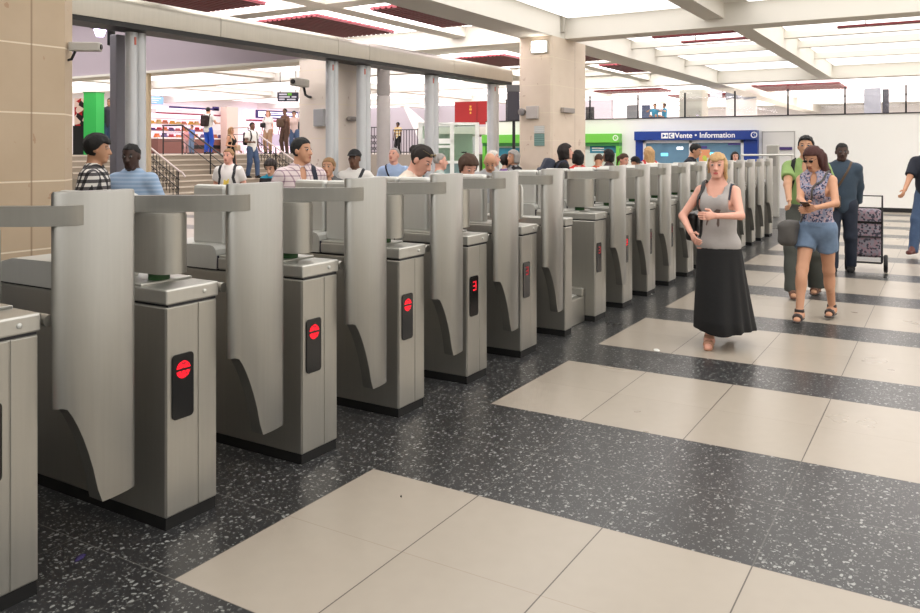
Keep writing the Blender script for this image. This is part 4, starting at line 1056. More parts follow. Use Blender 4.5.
        s.M = Matrix.Translation((s.loc[0], s.loc[1], s.z0)) @ Matrix.Rotation(R(31.2+s.face)-math.pi/2, 4, 'Z')
        s.o.matrix_world = s.M
        return s.o
    def part(s, name, f, m, lo, hi, res=None):
        vs, qs = snets(f, lo, hi, res or s.res)
        if len(qs) < 4: return None
        return mesh_np(name, vs, qs, [m], None, s.o)
    def free(s, name, f, m, lo, hi, label, cat, res=None, group=None):
        """a thing of its own (bag, phone ...) laid out in the person's coordinates"""
        vs, qs = snets(f, lo, hi, res or s.res); o = mesh_np(name, vs, qs, [m]); o.matrix_world = s.M; return tag(o, label, cat, group)
    def free_mb(s, name, mb, m, label, cat):
        o = mb.build(name, m); o.matrix_world = s.M; return tag(o, label, cat)
    # ---- clothing
    def wr_(s, P):   # soft folds
        k = s.k; return .0035*np.sin(31*P[:, 2]+9*P[:, 0]*np.sin(7*P[:, 2]))*np.sin(23*P[:, 0]+17*P[:, 1])
    def shirt(s, m, sleeve='short', hem=.80, o=.014, neck='crew', name='shirt', open_=False):
        k = s.k; fs = list(s.torso); f0 = union(fs, .05*k)
        up = s.u
        tor = infl(f0, o*k)
        if neck != 'tank' and neck != 'strap': pass
        parts = []
        if sleeve != 'none':
            for sh, el, wr in ((s.shL, s.elL, s.wrL), (s.shR, s.elR, s.wrR)):
                a = s.ar+o*k
                if sleeve == 'short':
                    e = sh+(el-sh)*.62; parts.append(cut(rcone(sh, el, a*1.16, a*1.08), el-sh, e))
                elif sleeve == 'cap':
                    e = sh+(el-sh)*.25; parts.append(cut(rcone(sh, el, a*1.12, a*1.05), el-sh, e))
                elif sleeve == 'elbow':
                    parts.append(cut(rcone(sh, el, a*1.14, a*1.08), el-sh, sh+(el-sh)*.9))
                else:
                    parts += [rcone(sh, el, a*1.14, a*.98), cut(rcone(el, wr, a*.98, a*.82), wr-el, el+(wr-el)*.95)]
        g = [tor]+parts; u = union(g, .025*k)
        nk = union([rcone(s.nb-up*.06*k, s.nb+up*.25*k, .06*k, .062*k)], .01)
        if neck == 'scoop': nk = union([nk, ell(s.nb+s.fw*.075*k-up*.10*k, V(.085, .06, .12)*k, np.stack([s.rt, s.fw, up])), ell(s.nb-up*.0*k, V(.112, .115, .085)*k, np.stack([s.rt, s.fw, up]))], .02*k)
        if neck == 'v': nk = union([nk, ell(s.nb+s.fw*.075*k-up*.06*k, V(.032, .06, .075)*k, np.stack([s.rt, s.fw, up]))], .02*k)
        def f(Q):
            d = u(Q)+s.wr_(Q)*(.9 if o > .012 else .5)
            d = np.maximum(d, hem*k*0+ (s.P[2]+(hem-.93)*k)-Q[:, 2])
            d = np.maximum(d, -nk(Q))
            if sleeve == 'none':   # cut the armholes
                for sh, sg in ((s.shL, -1), (s.shR, 1)):
                    d = np.maximum(d, -(np.linalg.norm((Q-(sh+s.rt*sg*.035*k+up*.0)), axis=1)-.062*k))
                    d = np.maximum(d, ((Q-(sh-s.rt*sg*.03*k))@(s.rt*sg)) - np.where(((Q-sh)@up) > -.16*k, 0, .2))
            return d
        lo, hi = s.bounds([s.P+V(0, 0, -.16*k), s.nb, s.shL, s.shR]+([s.elL, s.elR] if sleeve != 'none' else [])+([s.wrL, s.wrR] if sleeve == 'long' else []), .17*k)
        return s.part(name, f, m, lo, hi)
    def trousers(s, m, to=.06, o=.014, top=1.02, name='trousers', flare=1.):
        k = s.k; hips = infl(union(s.torso[:2], .05*k), o*k*.9); lr = (.088 if s.fem else .085)*k
        L = []
        for h, kn, an in ((s.hipL, s.knL, s.anL), (s.hipR, s.knR, s.anR)):
            L.append(union([rcone(h, kn, lr+o*k, .064*k*flare+o*k), rcone(kn, an-V(0, 0, .05*k), .064*k*flare+o*k, (.046*flare)*k+o*k)], .03*k))
        u = union([hips, L[0]], .035*k); 
        def f(Q):
            d = smin(u(Q), L[1](Q), .025*k)+s.wr_(Q)
            d = np.maximum(d, Q[:, 2]-(s.P[2]+(top-.93)*k)); return np.maximum(d, to*k-Q[:, 2])
        lo, hi = s.bounds([s.P, s.knL, s.knR, s.anL, s.anR], .2*k); hi[2] = s.P[2]+.16*k; lo[2] = max(lo[2], to*k-.03)
        return s.part(name, f, m, lo, hi)
    def shorts(s, m, frac=.42, o=.018, top=1.0, name='shorts'):
        k = s.k; hips = infl(union(s.torso[:2], .05*k), o*k*.9); lr = (.088 if s.fem else .085)*k; L = []
        for h, kn in ((s.hipL, s.knL), (s.hipR, s.knR)):
            L.append(cut(rcone(h, kn, lr+o*k*.6, .078*k+o*k), kn-h, h+(kn-h)*frac))
        u = union([hips, L[0]], .03*k)
        f = lambda Q: np.maximum(smin(u(Q), L[1](Q), .006*k)+s.wr_(Q), Q[:, 2]-(s.P[2]+(top-.93)*k))
        lo, hi = s.bounds([s.P, s.knL, s.knR], .2*k); hi[2] = s.P[2]+.14*k
        return s.part(name, f, m, lo, hi)
    def skirt(s, m, hem, r1=(.26, .2), sway=(0, 0), top=1.04, waves=9, wa=.05, name='skirt'):
        k = s.k; zt = s.P[2]+(top-.93)*k; zb = hem*k
        def f(Q):
            t = np.clip((zt-Q[:, 2])/(zt-zb), 0, 1.05); c = np.stack([sway[0]*t**1.3*k, sway[1]*t**1.3*k], 1); q = Q[:, :2]-c-V(0, -.01*k)
            hip = s.hipw*(.78+.20*np.clip(t/.20, 0, 1)**.7)
            rx = (hip+(r1[0]-.185)*np.clip((t-.15)/.85, 0, 1)**1.1)*k; ry = (hip*.70+(r1[1]-.125)*np.clip((t-.14)/.75, 0, 1)**.9)*k
            ang = np.arctan2(q[:, 1]/ry, q[:, 0]/rx); wv = 1+wa*np.clip(t-.15, 0, 1)*np.sin(waves*ang+3*np.sin(2*ang+1)+1.3*t)
            rr = np.sqrt((q[:, 0]/rx)**2+(q[:, 1]/ry)**2); d = (rr-wv)*np.minimum(rx, ry)
            return np.maximum(np.maximum(d, Q[:, 2]-zt), zb+.012*np.sin(3*ang)*k-Q[:, 2])
        w = max(r1)+.08
        return s.part(name, f, m, V(min(0, sway[0])-w, min(0, sway[1])-w, zb/k-.05)*k, V(max(0, sway[0])+w, max(0, sway[1])+w, zt/k+.03)*k)
    def shoes(s, m, name='shoe', sandal=False):
        k = s.k
        for kn, an, fd in ((s.knL, s.anL, s.fdL), (s.knR, s.anR, s.fdR)):
            lat = np.cross(fd, V(0, 0, 1)); toe = an+fd*.15*k+V(0, 0, -.06*k); heel = an-fd*.05*k+V(0, 0, -.055*k); zb = an[2]-.085*k
            if sandal:
                sole = cut(cut(rcone(heel, toe, .04*k, .036*k, lat, 1.15), V(0, 0, 1), V(0, 0, zb+.018*k)), V(0, 0, -1), V(0, 0, zb-.001))
                a2 = an+fd*.09*k+V(0, 0, -.05*k)
                st1 = sub(cut(cut(rcone(an+V(0, 0, -.06*k), an+V(0, 0, .05*k), .047*k, .044*k), V(0, 0, 1), an+V(0, 0, .03*k)), V(0, 0, -1), an+V(0, 0, -.03*k)), rcone(an+V(0, 0, -.1*k), an+V(0, 0, .1*k), .03*k, .03*k))
                st2 = cut(cut(rcone(an+V(0, 0, -.02*k), toe, .043*k, .032*k, lat, 1.3), fd, a2+fd*.02*k), -fd, a2-fd*.015*k)
                f = union([sole, st1, cut(st2, V(0, 0, -1), V(0, 0, zb))], .004)
            else:
                b = union([rcone(heel, toe, .044*k, .036*k, lat, 1.12), rcone(an+V(0, 0, .01*k), an+fd*.06*k+V(0, 0, -.035*k), .046*k, .04*k)], .03*k)
                f = cut(cut(b, V(0, 0, -1), V(0, 0, zb-.001)), V(0, 0, 1), an+V(0, 0, .03*k))
            s.part('sandal' if sandal else name, f, m, np.minimum(heel, toe)-.09*k, np.maximum(an, toe)+.09*k, min(s.res, .009))
    # ---- hair and hats
    def hair(s, style, col, name='hair', m=None):
        hk = s.hk; hp = s.hp; M = s.HM; m = m or hairm(col)
        def loc(Q): return (Q-s.hc) @ M/hk
        def f(Q):
            q = loc(Q); n_ = (.0035*np.sin(70*q[:, 0]+20*q[:, 2])*np.sin(45*q[:, 1]+31*q[:, 2])+.0022*np.sin(160*q[:, 0]+25*q[:, 2]+60*q[:, 1]))*hk
            th = {'short': .012, 'crop': .005, 'full': .022, 'long': .017, 'bob': .02, 'pony': .010, 'bun': .010, 'fringe': .014, 'mop': .020}[style]*hk
            d = s.head_s(Q)-th+n_
            # hairline: in front the face stays free, at the nape it stops
            fr = .062+.010*np.cos(q[:, 0]*30)
            line = np.where(q[:, 1] > .0, fr-(.045-np.minimum(q[:, 1], .045))*1.6, -.055)
            if style in ('long', 'bob', 'full'): line = np.where(q[:, 1] > .03, fr-.004, np.where(q[:, 1] > -.005, -.03, -.08))
            if style == 'fringe': line = np.where(q[:, 1] > .03, .036+.020*np.abs(q[:, 0]-.012)/.06+.006*np.sin(150*q[:, 0]), np.where(q[:, 1] > -.01, -.020, -.075))
            if style == 'mop': line = np.where(q[:, 1] > .0, .050-(.050-np.minimum(q[:, 1], .05))*1.5+.008*np.sin(90*q[:, 0]+40*q[:, 1]), -.06)
            if style == 'crop': line = np.where(q[:, 1] > .0, .07-(.05-np.minimum(q[:, 1], .05))*1.2, -.03)
            d = np.maximum(d, (line-q[:, 2])*hk*.8)
            if style in ('long',):
                for sg in (-1, 1):
                    d = smin(d, rcone(hp(sg*.068, -.02, .01), hp(sg*.085, -.03, -.21), .03*hk, .032*hk, M[:, 1], 1.5)(Q)+n_*1.5, .03*hk)
                d = smin(d, rcone(hp(0, -.075, .0), hp(0, -.105, -.26), .06*hk, .05*hk, M[:, 0], 1.45)(Q)+n_*1.5, .04*hk)
            if style == 'bob':
                for sg in (-1, 1): d = smin(d, rcone(hp(sg*.070, -.015, .02), hp(sg*.078, -.01, -.085), .026*hk, .024*hk, M[:, 1], 1.7)(Q)+n_, .03*hk)
                d = smin(d, rcone(hp(0, -.07, .0), hp(0, -.075, -.09), .055*hk, .045*hk, M[:, 0], 1.4)(Q)+n_, .04*hk)
            if style == 'fringe':
                d = smin(d, rcone(hp(-.070, .012, .02), hp(-.082, .0, -.11), .018*hk, .015*hk, M[:, 1], 1.8)(Q)+n_, .02*hk); d = smin(d, rcone(hp(.071, .0, .02), hp(.078, -.03, -.06), .014*hk, .011*hk, M[:, 1], 1.6)(Q)+n_, .02*hk)
                d = smin(d, rcone(hp(-.02, -.09, -.02), hp(-.05, -.085, -.13), .042*hk, .03*hk)(Q)+n_, .03*hk)
            if style == 'pony': d = smin(d, union([rcone(hp(0, -.095, .045), hp(0, -.135, .0), .028*hk, .03*hk), rcone(hp(0, -.135, .0), hp(0, -.125, -.15), .03*hk, .014*hk)], .02)(Q)+n_, .02*hk)
            if style == 'bun': d = smin(d, ell(hp(0, -.105, .03), V(.042, .038, .042)*hk)(Q)+n_, .015*hk)
            return d
        return s.part(name, f, m, s.hc-V(.19, .24, .33)*hk, s.hc+V(.19, .24, .19)*hk, min(s.res, .008 if s.detail else .02))
    def cap(s, m, peak=1, back=False):
        hk = s.hk; hp = s.hp; M = s.HM
        def f(Q):
            q = (Q-s.hc) @ M/hk; d = np.maximum(s.cran(Q)-.020*hk, (.040-q[:, 2])*hk)
            if peak:
                y = .13*peak; d = smin(d, np.maximum(rcone(hp(0, .05*peak, .052), hp(0, y, .044), .07*hk, .055*hk, M[:, 2], .16)(Q), (.036-q[:, 2])*hk), .01*hk)
            return d
        return s.part('cap', f, m, s.hc-V(.2, .22, .1)*hk, s.hc+V(.2, .22, .2)*hk, min(s.res, .008))
    def glasses(s, m, up=0.):
        hk = s.hk; z = .010+up; y = .093-(.0 if up == 0 else .025)
        fs = [ell(s.hp(sg*.031, y, z), V(.024, .007, .017)*hk, s.HM.T) for sg in (-1, 1)]+[rcone(s.hp(-.03, y+.003, z+.008), s.hp(.03, y+.003, z+.008), .003*hk, .003*hk)]
        for sg in (-1, 1): fs.append(rcone(s.hp(sg*.054, y-.006, z+.006), s.hp(sg*.079, 0., z+.008), .003*hk, .003*hk))
        return s.part('sunglasses', union(fs, .004), m, s.hc-V(.12, .14, .09)*hk, s.hc+V(.12, .14, .14)*hk, .0045)
    # ---- bags and straps
    def on_body(s, p, o):
        q = np.array([p], float); f = s.torso_f
        for _ in range(6):
            d = f(q)[0]-o; e = 1e-3; g = np.array([(f(q+V(e, 0, 0))-f(q-V(e, 0, 0)))[0], (f(q+V(0, e, 0))-f(q-V(0, e, 0)))[0], (f(q+V(0, 0, e))-f(q-V(0, 0, e)))[0]])
            q = q-unit(g)*d*.9
        return q[0]
    def band(s, ctrl, w=.022, o=.022):
        """flat strap following the torso through control points given as (right, forward, up) from the pelvis"""
        k = s.k; C_ = [s.P+s.rt*a*k+s.fw*b*k+s.u*c*k for a, b, c in ctrl]; pts = []
        for i in range(len(C_)-1):
            for t in np.linspace(0, 1, 9)[:-1]: pts.append(C_[i]*(1-t)+C_[i+1]*t)
        pts.append(C_[-1]); P = np.array([s.on_body(p, o*k) for p in pts]); n = len(P); vs, fs = [], []
        e = 2e-3
        for i in range(n):
            t = unit(P[min(i+1, n-1)]-P[max(i-1, 0)]); q = P[i:i+1]; f = s.torso_f
            g = unit(np.array([(f(q+V(e, 0, 0))-f(q-V(e, 0, 0)))[0], (f(q+V(0, e, 0))-f(q-V(0, e, 0)))[0], (f(q+V(0, 0, e))-f(q-V(0, 0, e)))[0]]))
            sd = unit(np.cross(t, g))
            for a, b in ((-1, -1), (1, -1), (1, 1), (-1, 1)): vs.append(P[i]+sd*a*w*k+g*b*.0035*k)
        for i in range(n-1):
            for j in range(4): fs.append((4*i+j, 4*i+(j+1) % 4, 4*i+4+(j+1) % 4, 4*i+4+j))
        fs += [(3, 2, 1, 0), (4*n-4, 4*n-3, 4*n-2, 4*n-1)]
        mb = MB(); mb.add([tuple(v) for v in vs], fs, True); return mb
    def backpack(s, m, label, w=.15, h=.21, d=.075, cz=.30, name='backpack', strap=None):
        k = s.k; A = np.stack([s.rt, s.fw, s.u]); c = s.P+s.u*cz*k-s.fw*(.125+d)*k
        def bx(c, b, r):
            b = np.asarray(b)*k
            return lambda Q: np.linalg.norm(np.maximum(np.abs((Q-c)@A.T)-b+r*k, 0), axis=1)-r*k
        f = union([bx(c, (w, d, h), .05), bx(c-s.fw*d*k-s.u*.07*k, (w*.8, .035, h*.5), .03)], .01)
        o = s.free(name, f, m, c-.36*k, c+.36*k, label, 'backpack', min(s.res, .014))
        for sg in (-1, 1):
            b = s.band([(sg*.10, -.14, .12), (sg*.13, -.13, .36), (sg*.105, .0, .54), (sg*.115, .13, .36), (sg*.15, .06, .16)], .022, .024); b.build('shoulder_strap', strap or m, o)
        return o
    def shoulder_bag(s, m, label, side, c, size, name='shoulder_bag', cross=True, strap=None, strap_o=.024, w=.014):
        k = s.k; cc = s.P+s.rt*c[0]*k+s.fw*c[1]*k+s.u*c[2]*k; A = np.stack([s.rt, s.fw, s.u]); b = np.array(size)*k
        rr_ = min(size)*.7*k
        f0 = lambda Q: np.linalg.norm(np.maximum(np.abs((Q-cc)@A.T)-b+rr_, 0), axis=1)-rr_
        f = lambda Q: f0(Q)+s.wr_(Q)*1.5
        o = s.free(name, f, m, cc-b-.06, cc+b+.06, label, 'bag', min(s.res, .012))
        sg = -side if cross else side
        bt = s.band([(side*.15, .10, .05), (0 if cross else side*.12, .13, .30), (sg*.10, .06, .50), (sg*.105, -.02, .54), (sg*.08, -.12, .40), (0 if cross else side*.13, -.13, .2), (side*.15, -.08, .04)], w, strap_o)
        bt.build('strap', strap or m, o); return o
# ------------------------------------------------------------------ the crowd
def LC(base, face, k, px, py, d):
    """a point seen at (px,py), d metres deep, in a person's own coordinates (for a 1.75 m body)"""
    x, y = at(px, d); z = zat(py, d); h = R(31.2+face); dx, dy = x-base[0], y-base[1]
    return ((dx*math.sin(h)-dy*math.cos(h))/k, (dx*math.cos(h)+dy*math.sin(h))/k, z/k)
def who(o, label, group=None): return tag(o, label, 'person', group)
BLK = cloth((.05, .05, .055)); DENIM = mat('denim', (.25, .33, .45), .85, noise=.2, scale=40); DKDENIM = mat('dark_denim', (.13, .16, .22), .85, noise=.2, scale=40)
LTDENIM = mat('light_denim', (.42, .50, .60), .85, noise=.2, scale=30); CHARC = cloth((.20, .20, .21)); LEATHER = mat('black_leather', (.045, .045, .05), .4); TANL = mat('brown_leather', (.32, .24, .17), .5)
GLS = mat('dark_lens', (.03, .03, .035), .12)

# 1 woman in the long black skirt
b = at(718, 6.55); F = 152; H = 1.56; k = H/1.75
p = Person(b, F, H, True, lean=2, hyaw=2, hpitch=0, girth=1.10, res=.0105, detail=2, skinc='pink', twist=-4,
           rh=LC(b, F, k, 691, 233, 6.42), lh=LC(b, F, k, 716, 216, 6.22), re=(1, -.5, -.2), le=(-1, -.25, -.6),
           rf=(.05, .14, 0), lf=(-.06, -.24, .05), lfy=4, rfy=-6)
who(p.build_body(iris=(.16, .22, .26), brow='dkblonde', lip=(.74, .34, .34)), 'blonde woman in a grey tank top and long black skirt walking past the gates')
p.hair('fringe', 'blonde')
GREYT = cloth((.66, .64, .63))
p.shirt(GREYT, 'none', .875, .020, 'scoop', 'tank_top'); p.skirt(BLK, .15, (.25, .34), (-.06, .0), 1.03, 9, .06)
p.shoes(mat('tan_sandal', (.70, .52, .42), .5), sandal=True)
for sg in (-1, 1): p.band([(sg*.115, .12, .40), (sg*.118, .04, .52), (sg*.11, -.09, .44)], .016 if sg > 0 else .02, .012).build('top_strap', BLK if sg > 0 else mat('navy_strap', (.12, .14, .2), .7), p.o)
pr_ = MB(); up_ = p.u; c_ = p.chest
def print_shape(pts):
    q = [p.on_body(p.chest+p.rt*a*k+p.fw*.2*k+p.u*b2*k, .0235*k) for a, b2 in pts]; pr_.add([tuple(v) for v in q], [tuple(range(len(q)))])
print_shape([(-.005, -.06), (-.03, -.03), (-.07, -.035), (-.05, -.09)]); print_shape([(-.035, -.10), (-.055, -.10), (-.06, -.17), (-.045, -.19), (-.03, -.16)]); print_shape([(.02, -.08), (.05, -.085), (.10, -.17), (.085, -.18)])
pr_.build('tank_print', mat('print_brown', (.42, .36, .34), .8), p.o)
o = p.shoulder_bag(LEATHER, 'black shoulder bag under the arm of the woman in the long black skirt', 1, (.235, -.09, .13), (.055, .15, .13), cross=False, w=.017)

# 2 woman with phone
b = at(817, 7.45); F = 138; H = 1.63; k = H/1.75
p = Person(b, F, H, True, lean=2, hyaw=-14, hpitch=-24, girth=1.0, res=.0105, detail=2, skinc='tan',
           rh=LC(b, F, k, 806, 205, 7.12), lh=LC(b, F, k, 815, 208, 7.10), re=(.7, -.6, -.7), le=(-.8, -.4, -.5),
           rf=(.06, .33, 0), lf=(-.06, -.26, .015), rfy=-8, lfy=-4)
who(p.build_body(), 'woman in a patterned sleeveless top and denim shorts looking down at her phone')
p.hair('long', 'auburn'); p.glasses(GLS)
PRINT = plaid('blue_rose_print', (.55, .57, .66), (.24, .26, .38), (.70, .62, .65), .013, 'blotch')
p.shirt(PRINT, 'none', .87, .016, 'v', 'sleeveless_top')
for sg in (-1, 1): p.band([(sg*.10, .12, .42), (sg*.112, .04, .52), (sg*.10, -.09, .44)], .026, .014).build('top_strap', PRINT, p.o)
p.shorts(LTDENIM, .52, .020, .99); p.shoes(mat('dark_sandal', (.20, .16, .15), .5), sandal=True)
p.band([(.0, .0, -5)]*1 and [(-.17, .02, .02), (0, .13, .03), (.17, .02, .02)], .012, .02).build('waist_tie', LTDENIM, p.o)
hc = (p.hands[0]['c']+p.hands[1]['c'])/2; fwd = V(0, 1, 0)
ph = MB().box((-.035, -.07, -.005), (.035, .07, .005), .004)
o = ph.build('mobile_phone', mat('phone_black', (.04, .04, .05), .2)); o.matrix_world = p.M @ Matrix.Translation(tuple(hc+V(0, .035, .028))) @ Matrix.Rotation(R(25), 4, 'X'); tag(o, 'black mobile phone held by the woman in denim shorts', 'phone')
MB().box((-.031, -.062, .005), (.031, .062, .0058)).build('screen', mat('phone_glass', (.10, .12, .16), .08), o)
p.shoulder_bag(mat('grey_bag_cloth', (.34, .33, .32), .8, noise=.15, scale=20), 'grey cloth bag on the hip of the woman in denim shorts', 1, (.225, .12, -.06), (.085, .14, .125), strap=mat('grey_bag_cloth', (.34, .33, .32)), w=.009)

# 3 man in green
b = at(806, 8.75); F = 150; H = 1.74; k = H/1.75
p = Person(b, F, H, False, lean=0, hyaw=3, girth=1.08, belly=.02, res=.012, detail=2, skinc='olive', rh=LC(b, F, k, 789, 200, 8.45), lh=(-.26, .12, .95), re=(1, -.5, -.2),
           rf=(.10, .24, 0), lf=(-.09, -.16, .01), rfy=-10, lfy=8)
who(p.build_body(), 'man in a lime green polo shirt and grey trousers with sunglasses pushed up')
p.hair('short', 'black'); p.glasses(GLS, .075); p.shirt(cloth((.54, .65, .40)), 'short', .82, .016, 'v', 'polo_shirt'); p.trousers(cloth((.30, .31, .29)), .07, .03, 1.0, flare=1.25)
p.shoes(mat('brown_sandal', (.42, .30, .24), .6), sandal=True)
p.backpack(BLK, 'black backpack on the man in the lime green polo shirt')

# 4 man with the trolley
b = at(842, 10.4); F = 150; H = 1.68; k = H/1.75
p = Person(b, F, H, False, lean=5, hyaw=12, hpitch=-8, girth=1.08, res=.014, detail=1, skinc='dark', lh=LC(b, F, k, 858, 212, 10.55), rh=(.24, .12, .92), le=(-1, -.4, 0), rf=(.1, .12, 0), lf=(-.1, -.16, .0))
who(p.build_body(), 'man in a dark denim jacket pulling a patterned shopping trolley')
p.hair('crop', 'black'); p.shirt(mat('jacket_denim', (.22, .28, .34), .85, noise=.15, scale=30), 'long', .80, .022, 'crew', 'denim_jacket'); p.trousers(DKDENIM, .06, .02); p.shoes(BLK)
p.shoulder_bag(TANL, 'small tan pouch worn in front by the man with the trolley', 1, (.10, .20, .05), (.10, .04, .085), 'waist_pouch')
tx, ty = at(865, 10.55)
t = empty('shopping_trolley', (tx, ty, 0), 'black two wheeled trolley loaded with a patterned bag behind the man in the denim jacket', 'trolley', rz=R(31.2+150-90))
fr = MB(); fr.tube([(-.2, .1, .12), (-.2, .0, .55), (-.2, -.02, .98), (.16, -.02, .98), (.16, .0, .55), (.16, .1, .12)], .013, 8); fr.tube([(-.2, .1, .12), (.16, .1, .12)], .013, 8); fr.tube([(-.2, .1, .14), (-.2, -.28, .16), (.16, -.28, .16), (.16, .1, .14)], .011, 8); fr.tube([(-.2, .05, .45), (.16, .05, .45)], .01, 8)
fr.build('frame', DARKMET, t)
for sx in (-.245, .205):
    w_ = MB().lathe([(.03, -.022), (.105, -.022), (.115, -.012), (.115, .012), (.105, .022), (.03, .022)], (0, 0, 0), 28, Matrix.Translation((sx, .1, .1165)) @ Matrix.Rotation(R(90), 4, 'Y')).build('wheel', RUBBER, t)
    MB().lathe([(.0, -.026), (.06, -.024), (.06, .024), (.0, .026)], (0, 0, 0), 20, Matrix.Translation((sx, .1, .1165)) @ Matrix.Rotation(R(90), 4, 'Y')).build('hub', mat('hub_grey', (.4, .4, .4), .4), w_)
bm_ = MB().box((-.19, -.30, .175), (.15, .035, .80), .06, None, 4)
o = bm_.build('trolley_bag', plaid('trolley_print', (.56, .54, .58), (.26, .25, .30), (.60, .50, .54), .022, 'blotch')); o.matrix_world = Matrix.Translation((tx, ty, 0)) @ Matrix.Rotation(R(91.2), 4, 'Z'); tag(o, 'patterned grey and pink bag strapped on the black trolley', 'bag')
MB().box((-.195, -.305, .62), (.155, .04, .65)).build('bag_band', BLK, o)

# 5 man cut by the frame
b = at(929, 12.0); F = 128; H = 1.76; k = H/1.75
p = Person(b, F, H, False, lean=4, res=.015, detail=1, skinc='tan', girth=1.1, rh=LC(b, F, k, 899, 205, 11.8), lh=(-.26, .1, .9), rf=(.08, .36, 0), lf=(-.08, -.30, .03))
who(p.build_body(), 'man in a navy shirt and jeans cut off by the edge of the photo')
p.hair('short', 'black'); p.shirt(cloth((.12, .14, .19)), 'elbow', .80, .02); p.trousers(DENIM, .07, .02); p.shoes(mat('red_brown_shoe', (.36, .16, .13), .5))

# people queueing behind and inside the gates
def queue(px, d, ytop, face, label, hair=('short', 'black'), top=((.8, .8, .8), 'short'), fem=False, skinc='light', bottom=None, res=.015, detail=1, shirt_kw=None, z0=0., Hfix=None, **kw):
    b = at(px, d); Hh = Hfix or (zat(ytop, d)-z0)-.012
    kw.setdefault('lh', (-.24, .10, .93)); kw.setdefault('rh', (.24, .10, .93))
    p = Person(b, face, Hh, fem, res=res, detail=detail, skinc=skinc, z0=z0, **kw)
    who(p.build_body(brow=hair[1] if hair and hair[1] in ('black', 'dkbrown', 'grey') else 'dkbrown'), label)
    if hair: p.hair(*hair)
    m = top[0] if not isinstance(top[0], tuple) else cloth(top[0])
    sk_ = dict(shirt_kw or {}); p.shirt(m, top[1], sk_.pop('hem', .82), sk_.pop('o', .016), sk_.pop('neck', 'crew'))
    p.trousers(bottom or DKDENIM, .07, .018); p.shoes(BLK)
    return p
CHECK = plaid('black_white_check', (.85, .84, .82), (.30, .29, .30), (.05, .05, .06), .055, 'check')
queue(94, 6.5, 132, -78, 'boy in a black and white checked shirt standing by the near stone pillar', ('mop', 'black'), (CHECK, 'elbow'), skinc='olive', hpitch=-6, shirt_kw={'o': .02})
BLUES = plaid('blue_stripe_cotton', (.58, .68, .80), (.66, .75, .85), (.6, .7, .8), .035, 'stripes')
queue(134, 7.1, 141, 170, 'man in a light blue striped shirt in front of the first shutter guide', ('crop', 'black'), (BLUES, 'elbow'), skinc='dark', girth=1.12, belly=.03, hyaw=8, hpitch=-10, lean=2)
YEL = mat('white_cotton', (.88, .87, .85), .9, noise=.04, scale=20)
p = queue(229, 11.8, 147.5, 175, 'youth in a white tee with a yellow print carrying bag straps', ('short', 'dkblonde'), (YEL, 'short'), skinc='pink', hyaw=-8, bottom=CHARC)
pm = MB(); q = [p.on_body(p.chest+p.rt*a*p.k+p.fw*.2*p.k+p.u*c*p.k, .021*p.k) for a, c in ((-.06, .0), (.05, -.02), (.06, -.12), (-.05, -.13))]; pm.add([tuple(v) for v in q], [(0, 1, 2, 3)]); pm.build('yellow_print', mat('yellow_print', (.90, .80, .35), .8), p.o)
p.backpack(CHARC, 'dark grey backpack worn by the youth in the white and yellow tee')
queue(272, 10.9, 157.5, 165, 'dark haired girl in a black and turquoise top looking down', ('full', 'dkbrown'), (plaid('black_turquoise', (.06, .06, .07), (.10, .55, .66), (.06, .06, .07), .30, 'stripes'), 'short'), True, hpitch=-28, hyaw=5)
PINKP = plaid('pink_plaid', (.86, .80, .80), (.66, .56, .60), (.50, .42, .48), .048, 'lines')
p = queue(300, 7.25, 136, -150, 'tall dark haired man in a pink plaid shirt with a shoulder strap', ('short', 'black'), (PINKP, 'elbow'), skinc='tan', hyaw=38, shirt_kw={'neck': 'v', 'o': .02}, girth=1.05)
p.shoulder_bag(mat('navy_cloth', (.10, .11, .18), .8), 'dark bag on the shoulder of the man in the pink plaid shirt', -1, (-.25, -.10, .06), (.06, .14, .12), cross=False, w=.024)
queue(329, 9.35, 157, -165, 'older woman with short pale hair in a grey V neck top', ('short', 'dkblonde'), ((.40, .40, .40), 'short'), True, 'tan', hyaw=-25, shirt_kw={'neck': 'v'}, girth=1.1)
p = queue(355, 9.7, 148.5, 178, 'youth in a white tee and dark cap with a strap across his chest', ('crop', 'black'), (YEL, 'short'), skinc='brown', hyaw=-12, lh=(-.34, .05, 1.0))
p.cap(cloth((.12, .12, .13))); p.shoulder_bag(CHARC, 'dark sling bag of the youth in the white tee and cap', 1, (.20, .02, .0), (.06, .12, .10), 'sling_bag', w=.02)
p = queue(394, 11.2, 146.5, 172, 'balding man in a light blue shirt with a dark strap across it', ('crop', 'grey'), ((.62, .71, .84), 'short'), skinc='pink', hpitch=14, hyaw=-15, girth=1.08)
p.shoulder_bag(mat('navy_cloth', (.10, .11, .18)), 'navy satchel of the balding man in the light blue shirt', -1, (-.21, .02, .0), (.05, .13, .11), 'satchel', w=.012)
p = queue(392, 6.35, 156, -112, 'woman in a pale sleeveless top bowing her head with sunglasses in her hair', ('bun', 'dkbrown'), ((.90, .84, .78), 'cap'), True, 'pink', lean=20, hpitch=-34, res=.012, detail=2, lh=(-.14, .26, 1.06), rh=(.14, .26, 1.06), le=(-.1, -1, -.5), re=(.1, -1, -.5), Hfix=1.68)
p.glasses(mat('amber_frame', (.50, .42, .25), .3), .075)
queue(439, 10.2, 152, -80, 'grey haired man in a pale shirt in front of the glass booth', ('crop', 'grey'), ((.68, .72, .70), 'short'), skinc='pink')
queue(465, 7.0, 156, -150, 'brown haired child in a white tee inside a gate lane', ('full', 'brown'), (YEL, 'short'), False, 'pink', hpitch=-30, Hfix=1.56, lh=(-.15, .2, 1.0), rh=(.15, .2, 1.0), le=(-.1, -1, -.5), re=(.1, -1, -.5))
